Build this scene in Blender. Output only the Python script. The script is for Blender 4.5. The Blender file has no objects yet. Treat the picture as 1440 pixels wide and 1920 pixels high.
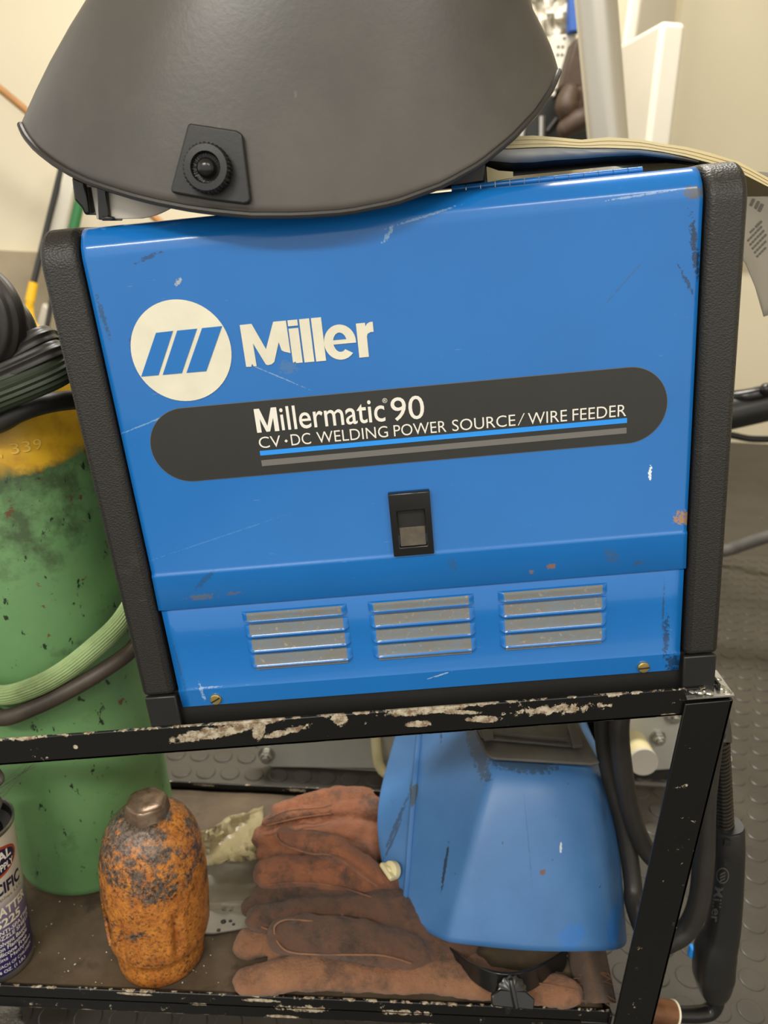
import bpy, math, random
from mathutils import Vector, Matrix
from mathutils.bvhtree import BVHTree
random.seed(7)
S = bpy.context.scene
COL = S.collection
PI = math.pi
# ------------------------------------------------------------------ camera (calibrated)
RW = Matrix(((0.99872556, -0.04926754, -0.01095283), (0.00718528, 0.35360108, -0.93536872), (0.04995625, 0.93409795, 0.35350444)))
CW = Vector((0.16663171, -0.52533481, 0.81938806))
FPX = 1442.0
def ray(px, py):
    return (RW @ Vector(((px-720)/FPX, -(py-960)/FPX, -1))).normalized()
def PY(px, py, Y):
    d = ray(px, py); return CW + d*((Y-CW.y)/d.y)
def PZ(px, py, Z):
    d = ray(px, py); return CW + d*((Z-CW.z)/d.z)
cd = bpy.data.cameras.new('camera'); cam = bpy.data.objects.new('camera', cd); COL.objects.link(cam)
cam.matrix_world = Matrix.Translation(CW) @ RW.to_4x4()
cd.sensor_fit = 'VERTICAL'; cd.sensor_height = 36; cd.sensor_width = 27; cd.lens = FPX/1920*36
cd.clip_start = .02; cd.clip_end = 60
cd.dof.use_dof = True; cd.dof.focus_distance = .56; cd.dof.aperture_fstop = 8.5
S.camera = cam
S.view_settings.view_transform = 'Standard'; S.view_settings.look = 'None'
S.view_settings.exposure = 0.0; S.view_settings.gamma = 1
# welder local frame -> world (the sloping upper deck, 8.2 degrees)
TH = math.radians(8.2); c8, s8 = math.cos(TH), math.sin(TH)
def W(x, y, z):
    return Vector((c8*x - s8*z, y, .56 + s8*x + c8*z))

# ------------------------------------------------------------------ materials
def lin(r, g, b):
    f = lambda u: u/12.92 if u <= .04045 else ((u+.055)/1.055)**2.4
    return (f(r/255), f(g/255), f(b/255), 1)
class G:
    def __init__(s, name):
        s.m = bpy.data.materials.new(name); s.m.use_nodes = True
        s.nt = s.m.node_tree; s.b = s.nt.nodes['Principled BSDF']; s.co = None
    def n(s, t, ins=None, **props):
        nd = s.nt.nodes.new(t)
        for k, v in props.items(): setattr(nd, k, v)
        for k, v in (ins or {}).items(): s.put(nd.inputs[k], v)
        return nd
    def put(s, sock, v):
        if isinstance(v, bpy.types.NodeSocket): s.nt.links.new(v, sock)
        else: sock.default_value = v
    def coord(s):
        if s.co is None: s.co = s.n('ShaderNodeTexCoord').outputs['Object']
        return s.co
    def scaled(s, sc, off=(0, 0, 0), rot=(0, 0, 0)):
        return s.n('ShaderNodeMapping', {'Vector': s.coord(), 'Location': off, 'Scale': sc, 'Rotation': rot}).outputs[0]
    def noise(s, scale, detail=4, rough=.6, co=None, dist=0):
        return s.n('ShaderNodeTexNoise', {'Vector': co or s.coord(), 'Scale': scale, 'Detail': detail, 'Roughness': rough, 'Distortion': dist}).outputs[0]
    def step(s, x, lo, hi, a=0, b=1):
        return s.n('ShaderNodeMapRange', {0: x, 1: lo, 2: hi, 3: a, 4: b}).outputs[0]
    def op(s, o, a, b=0.0):
        return s.n('ShaderNodeMath', {0: a, 1: b}, operation=o).outputs[0]
    def mix(s, f, a, b):
        nd = s.n('ShaderNodeMix', {0: f, 6: a, 7: b}, data_type='RGBA'); return nd.outputs[2]
    def xyz(s):
        nd = s.n('ShaderNodeSeparateXYZ', {0: s.coord()}); return nd.outputs
    def col(s, v): s.put(s.b.inputs['Base Color'], v); return s
    def set(s, **k):
        for a, v in k.items(): s.put(s.b.inputs[a.replace('_', ' ')], v)
        return s
    def bump(s, h, strength=.3, dist=.001):
        nd = s.n('ShaderNodeBump', {'Height': h, 'Strength': strength, 'Distance': dist})
        s.nt.links.new(nd.outputs[0], s.b.inputs['Normal']); return s
    def mark(s, cx, cz, rx, rz, ang=0, sc=480, jag=1.5, ax=(0, 2)):
        """a stain / chip with its own jagged outline, at a place on the thing"""
        o = s.xyz(); dx = s.op('SUBTRACT', o[ax[0]], cx); dz = s.op('SUBTRACT', o[ax[1]], cz)
        ca, sa = math.cos(ang), math.sin(ang)
        u = s.op('DIVIDE', s.op('ADD', s.op('MULTIPLY', dx, ca), s.op('MULTIPLY', dz, sa)), rx)
        v = s.op('DIVIDE', s.op('SUBTRACT', s.op('MULTIPLY', dz, ca), s.op('MULTIPLY', dx, sa)), rz)
        d = s.op('ADD', s.op('MULTIPLY', u, u), s.op('MULTIPLY', v, v))
        nz = s.op('MULTIPLY', s.op('SUBTRACT', s.noise(sc, 5, .7), .5), jag*6)
        return s.step(s.op('ADD', d, nz), .8, 1.1, 1, 0)
M = {}
def simple(name, rgb, rough=.5, metal=0, bump=None, var=0, varscale=20, **k):
    g = G(name); c = lin(*rgb)
    if var:
        d = tuple(x*(1-var) for x in c[:3])+(1,)
        g.col(g.mix(g.step(g.noise(varscale, 5, .65), .35, .65), c, d))
    else: g.col(c)
    g.set(Roughness=rough, Metallic=metal, **k)
    if bump: g.bump(g.noise(bump[0], 4), bump[1], bump[2] if len(bump) > 2 else .001)
    M[name] = g.m; return g.m

OX, OY, OZ = .2, .13, -.131          # welder-local position of the machine's own origin
def blue_mat(name, marks, base=(24, 112, 190)):
    g = G(name); c = lin(*base)
    col = g.mix(g.step(g.noise(9, 3), .3, .7), c, lin(base[0]-2, base[1]-5, base[2]-6))
    sc = g.step(g.noise(1, 2, .5, g.scaled((60, 60, 900), rot=(0, .5, 0))), .765, .78)
    col = g.mix(g.op('MULTIPLY', sc, .35), col, lin(140, 175, 205))
    for (x, z, rx, rz, a, rgb, f) in marks:
        col = g.mix(g.op('MULTIPLY', g.mark(x-OX, z-OZ, rx, rz, a), f), col, lin(*rgb))
    g.col(col).set(Roughness=.24, Specular_IOR_Level=.42, Coat_Weight=.3, Coat_Roughness=.06)
    g.bump(g.noise(420, 2), .05, .0006); M[name] = g.m
blue_mat('blue_door_paint', [
    (.395, .232, .006, .004, 0, (95, 95, 92), .9), (.396, .20, .0022, .018, .15, (35, 45, 60), .85), (.392, .178, .0012, .010, .5, (35, 45, 60), .7),
    (.397, .012, .006, .005, 0, (165, 125, 85), .95), (.372, .048, .0012, .005, 0, (225, 235, 240), 1),
    (.022, .168, .0015, .007, .3, (40, 75, 105), .8), (.006, .190, .0015, .012, .1, (40, 70, 100), .7), (.028, .148, .0008, .012, .25, (45, 85, 120), .6),
    (.044, .226, .008, .0012, .3, (35, 60, 90), .7), (.225, .234, .02, .0007, .2, (150, 180, 205), .5), (.20, .225, .006, .0012, .9, (160, 190, 210), .5),
    (.36, .2335, .02, .0006, .05, (180, 200, 215), .5), (.06, .209, .003, .0015, .6, (180, 185, 175), .8), (.025, .118, .022, .0005, .28, (130, 170, 205), .7),
    (.115, .142, .018, .0004, -.5, (150, 175, 200), .6), (.05, .025, .05, .0004, .25, (90, 145, 200), .4), (.35, .18, .02, .0004, .8, (60, 90, 120), .6),
    (.124, .1465, .006, .004, 0, (85, 120, 155), .5),
    (.035, -.02, .010, .002, 0, (110, 110, 95), .6), (.06, -.019, .006, .0015, 0, (120, 100, 80), .5), (.04, -.006, .010, .002, .7, (45, 75, 105), .5),
    (.30, -.018, .003, .002, 0, (150, 110, 80), .9), (.285, -.021, .002, .0015, 0, (140, 115, 95), .8), (.345, -.014, .004, .007, .6, (70, 95, 115), .45),
    (.366, -.021, .005, .0015, 0, (75, 85, 90), .6), (.227, -.010, .003, .005, .2, (60, 90, 115), .4)])
blue_mat('blue_lower_paint', [(.388, -.088, .0022, .016, 0, (30, 50, 75), .75), (.385, -.062, .0007, .022, 0, (45, 70, 95), .7),
    (.394, -.111, .0055, .0075, 0, (30, 55, 85), .85), (.02, -.105, .0012, .008, .1, (170, 195, 215), .6), (.026, -.101, .010, .0006, 0, (170, 195, 215), .6),
    (.21, -.106, .008, .0006, .3, (190, 205, 215), .7), (.006, -.08, .0009, .02, .05, (50, 75, 100), .5)])
# louvre slats: the same paint under settled dust
g = G('dusty_slat'); f = g.step(g.noise(45, 6, .75), .32, .6)
col = g.mix(f, lin(104, 120, 132), lin(114, 112, 106)); col = g.mix(g.step(g.noise(260, 3), .6, .75), col, lin(150, 143, 128))
g.col(col).set(Roughness=.6); g.bump(g.noise(500, 3), .15); M['dusty_slat'] = g.m
# leather-grained black moulding
g = G('black_grain'); v = g.n('ShaderNodeTexVoronoi', {'Vector': g.scaled((1, 1, 1.5)), 'Scale': 620.0}).outputs[0]
c0 = g.mix(g.step(g.noise(1, 3, .5, g.scaled((50, 50, 700), rot=(0, .15, 0))), .72, .76), lin(37, 36, 33), lin(74, 71, 65))
c0 = g.mix(g.step(g.noise(30, 5), .6, .8), c0, lin(54, 51, 47))
g.col(c0).set(Roughness=.43); g.bump(g.op('ADD', v, g.op('MULTIPLY', g.noise(300, 3), .6)), .35, .0008); M['black_grain'] = g.m
simple('black_plastic', (33, 33, 32), .35, bump=(350, .06))
simple('black_gloss', (26, 26, 26), .22)
simple('black_rubber', (40, 38, 36), .5, var=.35, varscale=30, bump=(200, .12))
simple('black_hose', (50, 47, 43), .45, var=.4, varscale=12, bump=(160, .15))
simple('emboss', (78, 76, 72), .4)
simple('spring_wire', (88, 84, 78), .22, .85)
simple('black_void', (10, 10, 10), .8)
simple('dark_plate', (46, 46, 43), .38, var=.08, varscale=30)
simple('cream_decal', (233, 228, 205), .4, var=.12, varscale=26)
simple('white_ink', (236, 233, 222), .45)
simple('logo_blue', (24, 112, 190), .35)
simple('stripe_blue', (40, 150, 245), .4)
simple('stripe_grey', (112, 110, 106), .45)
simple('brass', (205, 180, 110), .3, .85)
simple('steel', (190, 188, 182), .28, .9)
simple('dark_recess', (32, 31, 29), .5)
simple('dusty_paddle', (92, 84, 70), .6, var=.4, varscale=90)
# chipped black paint on steel
def chipped(name, marks, edge=None, low=None):
    g = G(name); o = g.xyz()
    col = lin(13, 13, 12)
    bare = g.mix(g.step(g.noise(140, 5, .7), .42, .6), lin(188, 178, 156), lin(120, 98, 74))
    f = g.step(g.noise(75, 8, .78), .645, .66)
    for (x, z, rx, rz, a, j) in marks: f = g.op('MAXIMUM', f, g.mark(x, z, rx, rz, a, 160, j))
    if edge is not None:
        e = g.op('ADD', g.op('SUBTRACT', o[2], edge), g.op('MULTIPLY', g.op('SUBTRACT', g.noise(90, 6, .7), .56), .016))
        f = g.op('MAXIMUM', f, g.step(e, 0, .0006))
    if low is not None:
        e = g.op('ADD', g.op('SUBTRACT', low, o[2]), g.op('MULTIPLY', g.op('SUBTRACT', g.noise(50, 6, .7), .50), .006))
        f = g.op('MAXIMUM', f, g.op('MULTIPLY', g.step(e, 0, .0004), .8))
    g.col(g.mix(f, col, bare)).set(Roughness=g.step(f, 0, 1, .33, .7)); g.bump(f, -.3, .0006); M[name] = g.m
# orange scuffed cap
g = G('rusty_orange'); n1 = g.noise(22, 8, .72); n2 = g.noise(65, 8, .75); o = g.xyz()
n1 = g.noise(26, 10, .78); n2 = g.noise(70, 9, .78); gr = g.noise(300, 5, .75)
col = g.mix(g.step(n2, .40, .62), lin(206, 134, 56), lin(160, 94, 44))
col = g.mix(g.step(gr, .50, .60, 0, .85), col, lin(104, 66, 38))
zz = g.step(o[2], .06, .185, 0, .17)
dk = g.step(g.op('ADD', n1, zz), .60, .65)
metal = g.mix(g.step(gr, .40, .60), lin(124, 112, 102), lin(70, 56, 46)); col = g.mix(dk, col, metal)
col = g.mix(g.step(g.noise(42, 10, .82), .56, .62), col, lin(62, 46, 36))
col = g.mix(g.step(g.noise(160, 6, .8), .66, .69), col, lin(200, 180, 150))
lowd = g.op('MULTIPLY', g.step(o[2], .03, .0, 0, .25), 1.0)
g.col(col).set(Roughness=g.step(g.op('ADD', n1, zz), .5, .62, .34, .22), Metallic=g.op('MULTIPLY', dk, .35)); g.bump(g.op('ADD', n2, g.op('MULTIPLY', gr, .7)), .5, .0012); M['rusty_orange'] = g.m
g = G('worn_boss'); g.col(g.mix(g.step(g.noise(60, 6), .4, .62), lin(132, 112, 92), lin(88, 68, 54))).set(Roughness=.3, Metallic=.55); g.bump(g.noise(90, 5), .4, .001); M['worn_boss'] = g.m
# gas cylinder green / yellow
g = G('cylinder_paint'); o = g.xyz(); n1 = g.noise(18, 6, .7); n2 = g.noise(55, 6, .72)
green = g.mix(g.step(g.noise(7, 5), .35, .65), lin(110, 152, 100), lin(92, 134, 84))
band = g.op('MULTIPLY', g.step(o[2], .375, .49), .28)
grime = g.step(g.op('ADD', n1, band), .60, .76); green = g.mix(g.op('MULTIPLY', grime, .8), green, lin(58, 72, 46))
dash = g.step(g.noise(1, 6, .7, g.scaled((90, 90, 45))), .625, .64); green = g.mix(dash, green, lin(34, 48, 32))
rust = g.step(g.op('ADD', n2, g.op('MULTIPLY', band, .14)), .655, .67); green = g.mix(rust, green, lin(104, 68, 46))
yel = g.mix(g.step(g.noise(40, 6), .45, .7), lin(216, 170, 38), lin(186, 138, 34))
fy = g.step(g.op('ADD', o[2], g.op('MULTIPLY', g.op('SUBTRACT', n1, .5), .05)), .482, .493)
g.col(g.mix(fy, green, yel)).set(Roughness=.42); g.bump(g.noise(120, 4), .12, .001); M['cylinder_paint'] = g.m
simple('yellow_paint', (238, 200, 90), .5, var=.2, varscale=50)
g = G('green_ribbed'); g.col(g.mix(g.step(g.noise(25, 5), .4, .7), lin(148, 172, 116), lin(112, 132, 84))).set(Roughness=.6); M['green_ribbed'] = g.m
simple('dark_green_ribbed', (48, 58, 38), .55, var=.45, varscale=25)
simple('brown_strap', (78, 68, 58), .5, var=.5, varscale=25, bump=(150, .2))
# leather
def leather(name, a, b, d):
    g = G(name); n = g.noise(14, 7, .72)
    col = g.mix(g.step(n, .35, .62), lin(*a), lin(*b)); col = g.mix(g.step(g.noise(24, 7, .75), .50, .64), col, lin(*d))
    col = g.mix(g.step(g.noise(420, 3), .72, .78, 0, .35), col, lin(190, 150, 115))
    g.col(col).set(Roughness=.9, Sheen_Weight=.12); g.bump(g.op('ADD', g.noise(520, 4, .7), g.op('MULTIPLY', g.noise(70, 5, .7), 3.0)), .7, .0018); M[name] = g.m
leather('leather_rust', (142, 88, 58), (116, 72, 50), (72, 54, 44))
leather('leather_dark', (84, 62, 50), (102, 70, 52), (60, 48, 42))
leather('leather_tan', (150, 108, 78), (128, 88, 62), (98, 72, 56))
leather('seam_orange', (150, 98, 68), (112, 76, 56), (84, 64, 52))
leather('leather_back', (88, 66, 50), (104, 78, 58), (60, 46, 36))
# helmet paints
g = G('helmet_black'); col = g.mix(g.step(g.noise(12, 6), .35, .7), lin(74, 71, 67), lin(88, 84, 78))
col = g.mix(g.step(g.noise(1, 3, .6, g.scaled((120, 120, 25), rot=(0, .5, 0))), .74, .77, 0, .5), col, lin(112, 106, 96))
g.col(col).set(Roughness=.33); g.bump(g.noise(260, 3), .08); M['helmet_black'] = g.m
g = G('helmet_blue'); col = g.mix(g.step(g.noise(16, 5), .35, .7), lin(70, 118, 172), lin(61, 107, 160))
col = g.mix(g.step(g.noise(1, 3, .6, g.scaled((130, 130, 22), rot=(0, -.15, 0))), .73, .75, 0, .7), col, lin(44, 56, 70))
col = g.mix(g.step(g.noise(45, 6, .7), .68, .72, 0, .6), col, lin(60, 84, 110))
def m3(px, py, Y, rx, rz, a, rgb, f, jag=.9):
    global col
    p = PY(px, py, Y)-Vector((.33, .12, .1112)); col = g.mix(g.op('MULTIPLY', g.mark(p.x, p.z, rx, rz, a, 250, jag), f), col, lin(*rgb))
m3(776, 1478, .178, .004, .0085, -.35, (72, 80, 80), .85, .3); m3(745, 1530, .165, .0015, .022, -.5, (48, 62, 80), .7); m3(735, 1555, .16, .001, .020, -.5, (48, 62, 80), .7)
m3(836, 1420, .16, .0013, .014, -.1, (42, 54, 68), .8); m3(832, 1610, .10, .0011, .018, -.2, (36, 46, 60), .9); m3(1010, 1447, .118, .075, .0045, .03, (58, 72, 84), .75, .8); m3(900, 1440, .13, .010, .010, .6, (58, 66, 74), .7)
m3(1160, 1757, .036, .010, .016, 0, (40, 112, 190), .8, .5); m3(1075, 1768, .028, .014, .010, .2, (40, 112, 190), .6, .6); m3(1022, 1655, .05, .003, .002, .4, (110, 80, 70), .9); m3(1050, 1585, .08, .0012, .004, 0, (200, 210, 215), .9)
m3(990, 1570, .08, .0007, .035, .12, (50, 80, 120), .4); m3(1140, 1520, .10, .004, .020, .1, (52, 80, 112), .5)
g.col(col).set(Roughness=.42); g.bump(g.noise(700, 2), .06); M['helmet_blue'] = g.m
simple('lens_grey', (92, 90, 85), .6, var=.25, varscale=30, bump=(200, .1))
simple('cream_plastic', (214, 203, 158), .4)
simple('white_plastic', (222, 216, 200), .45, var=.04, varscale=6)
simple('grey_plastic', (196, 190, 178), .45)
# shelf
g = G('dirty_shelf'); col = g.mix(g.step(g.noise(12, 7, .7), .35, .68), lin(70, 58, 44), lin(98, 82, 62)); col = g.mix(g.step(g.noise(30, 6), .58, .75), col, lin(44, 37, 30))
col = g.mix(g.step(g.noise(230, 4), .72, .76), col, lin(150, 140, 120)); g.col(col).set(Roughness=.75); g.bump(g.noise(90, 5), .4, .002); M['dirty_shelf'] = g.m
# setting
g = G('rubber_mat'); g.col(g.mix(g.step(g.noise(9, 6), .35, .7), lin(62, 58, 53), lin(74, 70, 63))).set(Roughness=.36); g.bump(g.noise(240, 4), .12); M['rubber_mat'] = g.m
g = G('speckled_floor'); col = g.mix(g.step(g.noise(7, 6, .7), .35, .7), lin(62, 58, 52), lin(76, 71, 63)); col = g.mix(g.step(g.noise(55, 4), .70, .74), col, lin(150, 142, 125))
g.col(col).set(Roughness=.5); M['speckled_floor'] = g.m
simple('wall_paint', (229, 219, 193), .85, var=.03, varscale=2)
simple('wall_beige', (205, 196, 170), .75, var=.03, varscale=3)
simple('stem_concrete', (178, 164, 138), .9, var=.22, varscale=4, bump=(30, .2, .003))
simple('ceiling_paint', (230, 225, 212), .9)
simple('zinc_plate', (196, 195, 186), .38, .25, var=.12, varscale=10)
simple('silver_tube', (206, 202, 190), .36, .55)
simple('wood_handle', (186, 134, 76), .5, var=.2, varscale=20)
simple('yellow_plastic', (240, 190, 30), .45)
simple('green_plastic', (40, 110, 60), .45)
simple('blue_bristle', (50, 92, 170), .6, bump=(250, .6, .003))
simple('holster_leather', (72, 55, 42), .6, var=.35, varscale=12)
simple('pages', (222, 208, 160), .8, bump=(500, .2))
simple('paper', (208, 204, 192), .55)
simple('paper_grey', (150, 145, 134), .6)
simple('leaf_black', (22, 22, 22), .5)
simple('print_grey', (98, 94, 88), .8)
simple('copper', (128, 88, 60), .42, .35, var=.4, varscale=60)
simple('dust_grey', (120, 116, 106), .95, var=.4, varscale=60, bump=(220, .8, .004))
simple('can_black', (18, 18, 17), .5)
simple('can_metal', (150, 148, 142), .3, .8)
simple('can_red', (170, 66, 46), .4)
simple('can_navy', (32, 30, 60), .4)
g = G('can_label'); o = g.xyz(); t = g.step(o[2], .085, .035)
g.col(g.mix(g.step(o[2], .098, .083), g.mix(g.step(g.noise(60, 4), .4, .7), lin(206, 200, 184), lin(200, 192, 176)), g.mix(t, lin(136, 122, 150), lin(54, 48, 104)))).set(Roughness=.35, Metallic=.15); M['can_label'] = g.m
simple('plastic_strip', (156, 150, 138), .5, var=.15, varscale=40)
def film(name, rgb, alpha, rough=.25):
    g = G(name); g.col(lin(*rgb)).set(Roughness=rough, Alpha=alpha); g.bump(g.noise(60, 4), .4, .003); M[name] = g.m
film('clear_film', (178, 166, 128), .6); film('clear_sheet', (170, 160, 140), .35, .3)
chipped('cart_black', [])
chipped('cart_rail', [(.025, -.008, .036, .0055, .12, .55), (.062, -.008, .005, .011, -.3, .5), (.085, -.012, .02, .003, .2, .8), (.128, -.004, .006, .006, 0, .6),
                      (.20, -.001, .036, .0042, .05, .6), (.225, -.006, .016, .002, -.1, .8), (.19, -.014, .011, .003, 0, .7), (.055, -.0005, .03, .0035, 0, .6), (.245, -.0145, .014, .003, -.1, .9), (-.09, -.012, .002, .002, 0, .2),
                      (.39, -.024, .009, .0022, 0, .6), (.30, -.010, .03, .004, 0, 1.6)], edge=-.0012, low=-.0243)
chipped('cart_lower', [(-.04, .118, .016, .0015, -.04, .7), (.08, .1165, .014, .002, 0, 1.2), (.12, .108, .022, .004, 0, 1.5), (.02, .108, .01, .0015, 0, .9), (.10, .096, .016, .0018, 0, .8), (.22, .108, .02, .003, 0, 1.5)], edge=.1208, low=.0943)

# ------------------------------------------------------------------ mesh helpers
class MB:
    def __init__(s): s.v = []; s.f = []; s.mi = []; s.cur = 0
    def add(s, vs, fs):
        b = len(s.v); s.v += [Vector(p) for p in vs]
        for q in fs: s.f.append([b+i for i in q]); s.mi.append(s.cur)
        return s
    def box(s, x0, x1, y0, y1, z0, z1, T=None):
        vs = [Vector((x, y, z)) for x in (x0, x1) for y in (y0, y1) for z in (z0, z1)]
        if T: vs = [T(*p) if not isinstance(T, Matrix) else T @ p for p in vs]
        return s.add(vs, [(0, 1, 3, 2), (4, 6, 7, 5), (0, 4, 5, 1), (2, 3, 7, 6), (0, 2, 6, 4), (1, 5, 7, 3)])
    def prism(s, pts, off):
        n = len(pts); off = Vector(off); a = [Vector(p) for p in pts]; b = [p+off for p in a]
        return s.add(a+b, [tuple(range(n))[::-1], tuple(range(n, 2*n))]+[(i, (i+1) % n, n+(i+1) % n, n+i) for i in range(n)])
    def rings(s, rs, cap0=True, cap1=True, closed=True):
        n = len(rs[0]); vs = [p for r in rs for p in r]; fs = []
        for k in range(len(rs)-1):
            for i in range(n if closed else n-1):
                j = (i+1) % n; fs.append((k*n+i, k*n+j, (k+1)*n+j, (k+1)*n+i))
        if cap0: fs.append(tuple(range(n))[::-1])
        if cap1: fs.append(tuple((len(rs)-1)*n+i for i in range(n)))
        return s.add(vs, fs)
    def tube(s, pts, r, n=14, sub=8, sect=None, up=None, cap=True, raw=False):
        pts = [Vector(p) for p in pts]; rr = r if isinstance(r, (list, tuple)) else [r]*len(pts)
        if raw: P, Q = pts, list(rr)
        else:
            P = []; Q = []; m = len(pts)
            for i in range(m-1):
                p0, p1, p2, p3 = pts[max(i-1, 0)], pts[i], pts[i+1], pts[min(i+2, m-1)]
                for k in range(sub):
                    t = k/sub
                    P.append(.5*((2*p1)+(p2-p0)*t+(2*p0-5*p1+4*p2-p3)*t*t+(3*p1-p0-3*p2+p3)*t**3)); Q.append(rr[i]*(1-t)+rr[i+1]*t)
            P.append(pts[-1]); Q.append(rr[-1])
        rs = []; prev = None
        for i, p in enumerate(P):
            t = (P[min(i+1, len(P)-1)]-P[max(i-1, 0)]).normalized()
            if up is not None: a = Vector(up)
            elif prev is not None: a = prev
            else: a = Vector((0, 0, 1)) if abs(t.z) < .9 else Vector((0, 1, 0))
            a = (a-t*a.dot(t)).normalized(); b = t.cross(a); prev = a
            ring = []
            for k in range(n):
                w = 2*PI*k/n; u, v = (math.cos(w), math.sin(w)) if sect is None else sect(w)
                ring.append(p+(a*u+b*v)*Q[i])
            rs.append(ring)
        return s.rings(rs, cap, cap)
    def capsule(s, pts, r, n=16, flat=1, wide=1):
        """a rounded-end tapering finger or blob chain"""
        pts = [Vector(p) for p in pts]; rr = list(r) if isinstance(r, (list, tuple)) else [r]*len(pts)
        s.tube(pts, rr, n, sect=(lambda w: (flat*math.cos(w), wide*math.sin(w))), up=(0, 0, 1) if flat != 1 else None)
        for p, q in ((pts[0], rr[0]), (pts[-1], rr[-1])): s.ball(p, (q*wide, q*wide, q*flat))
        return s
    def ball(s, c, r, R=None, n=18, m=10):
        c = Vector(c); rs = []
        for i in range(1, m):
            a = PI*i/m; ring = []
            for k in range(n):
                b = 2*PI*k/n; p = Vector((r[0]*math.sin(a)*math.cos(b), r[1]*math.sin(a)*math.sin(b), -r[2]*math.cos(a)))
                ring.append(c+(R @ p if R else p))
            rs.append(ring)
        return s.rings(rs)
    def lathe(s, prof, n=48, Mx=None, fr=None, cap0=True, cap1=True):
        rs = []
        for (r, z) in prof:
            ring = []
            for k in range(n):
                w = 2*PI*k/n; q = r if fr is None else r*fr(w, z)
                p = Vector((q*math.cos(w), q*math.sin(w), z)); ring.append(Mx @ p if Mx else p)
            rs.append(ring)
        return s.rings(rs, cap0, cap1)
ROOT = {}
def props(o, label=None, cat=None, group=None, kind=None):
    if label: o['label'] = label
    if cat: o['category'] = cat
    if group: o['group'] = group
    if kind: o['kind'] = kind
    return o
def thing(name, label, cat, loc, rot=(0, 0, 0), group=None):
    o = bpy.data.objects.new(name, None); COL.objects.link(o); o.empty_display_size = .03
    o.location = loc; o.rotation_euler = rot
    from mathutils import Euler
    ROOT[o.name] = (Matrix.Translation(Vector(loc)) @ Euler(rot).to_matrix().to_4x4()).inverted()
    return props(o, label, cat, group)
def build(name, mb, mats, parent=None, bevel=0, seg=2, sub=0, solid=0, solid_off=0, ang=38, flat=False, local=False, fix=True, remesh=0, label=None, cat=None, group=None, kind=None, extra=None):
    me = bpy.data.meshes.new(name); o = bpy.data.objects.new(name, me); COL.objects.link(o)
    vs = mb.v
    if parent is not None:
        ROOT[o.name] = ROOT[parent.name]; o.parent = parent
        if not local: inv = ROOT[o.name]; vs = [inv @ p for p in vs]
    elif not local:
        xs = [p.x for p in vs]; ys = [p.y for p in vs]; zs = [p.z for p in vs]
        c = Vector(((min(xs)+max(xs))/2, (min(ys)+max(ys))/2, min(zs))); o.location = c; vs = [p-c for p in vs]
        ROOT[o.name] = Matrix.Translation(-c)
    me.from_pydata([tuple(p) for p in vs], [], [tuple(q) for q in mb.f])
    if fix:
        import bmesh
        bm = bmesh.new(); bm.from_mesh(me); bmesh.ops.recalc_face_normals(bm, faces=bm.faces); bm.to_mesh(me); bm.free()
    for m in (mats if isinstance(mats, (list, tuple)) else [mats]): me.materials.append(M[m] if isinstance(m, str) else m)
    if any(mb.mi): me.polygons.foreach_set('material_index', mb.mi)
    if not flat:
        me.shade_smooth()
        if not sub and not remesh: me.set_sharp_from_angle(angle=math.radians(ang))
    if solid:
        md = o.modifiers.new('Solidify', 'SOLIDIFY'); md.thickness = solid; md.offset = solid_off
    if remesh:
        md = o.modifiers.new('Remesh', 'REMESH'); md.mode = 'VOXEL'; md.voxel_size = remesh; md.use_smooth_shade = True
        md = o.modifiers.new('Smooth', 'SMOOTH'); md.factor = .6; md.iterations = 4
    if sub:
        md = o.modifiers.new('Subsurf', 'SUBSURF'); md.levels = sub; md.render_levels = sub
    if bevel:
        md = o.modifiers.new('Bevel', 'BEVEL'); md.width = bevel; md.segments = seg; md.limit_method = 'ANGLE'; md.angle_limit = math.radians(30); md.harden_normals = False
    return props(o, label, cat, group, kind)
def text_mb(body, rect, fn, mb=None, bold=0.0, spacing=1.0, shear=0.0):
    """the built-in font fitted into rect (u0,v0,u1,v1), then mapped to the thing's surface by fn"""
    cu = bpy.data.curves.new('lettering_curve', 'FONT'); cu.body = body; cu.size = 1; cu.offset = bold; cu.space_character = spacing; cu.shear = shear; cu.resolution_u = 4
    ob = bpy.data.objects.new('lettering_source', cu); COL.objects.link(ob); bpy.context.view_layer.update()
    ev = ob.evaluated_get(bpy.context.evaluated_depsgraph_get()); me = ev.to_mesh()
    vs = [v.co.copy() for v in me.vertices]; fs = [tuple(p.vertices) for p in me.polygons]; ev.to_mesh_clear()
    COL.objects.unlink(ob); bpy.data.objects.remove(ob); bpy.data.curves.remove(cu)
    x0 = min(v.x for v in vs); x1 = max(v.x for v in vs); y0 = min(v.y for v in vs); y1 = max(v.y for v in vs)
    u0, v0, u1, v1 = rect; mb = mb or MB()
    return mb.add([fn(u0+(v.x-x0)/(x1-x0)*(u1-u0), v0+(v.y-y0)/(y1-y0)*(v1-v0)) for v in vs], fs)

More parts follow.
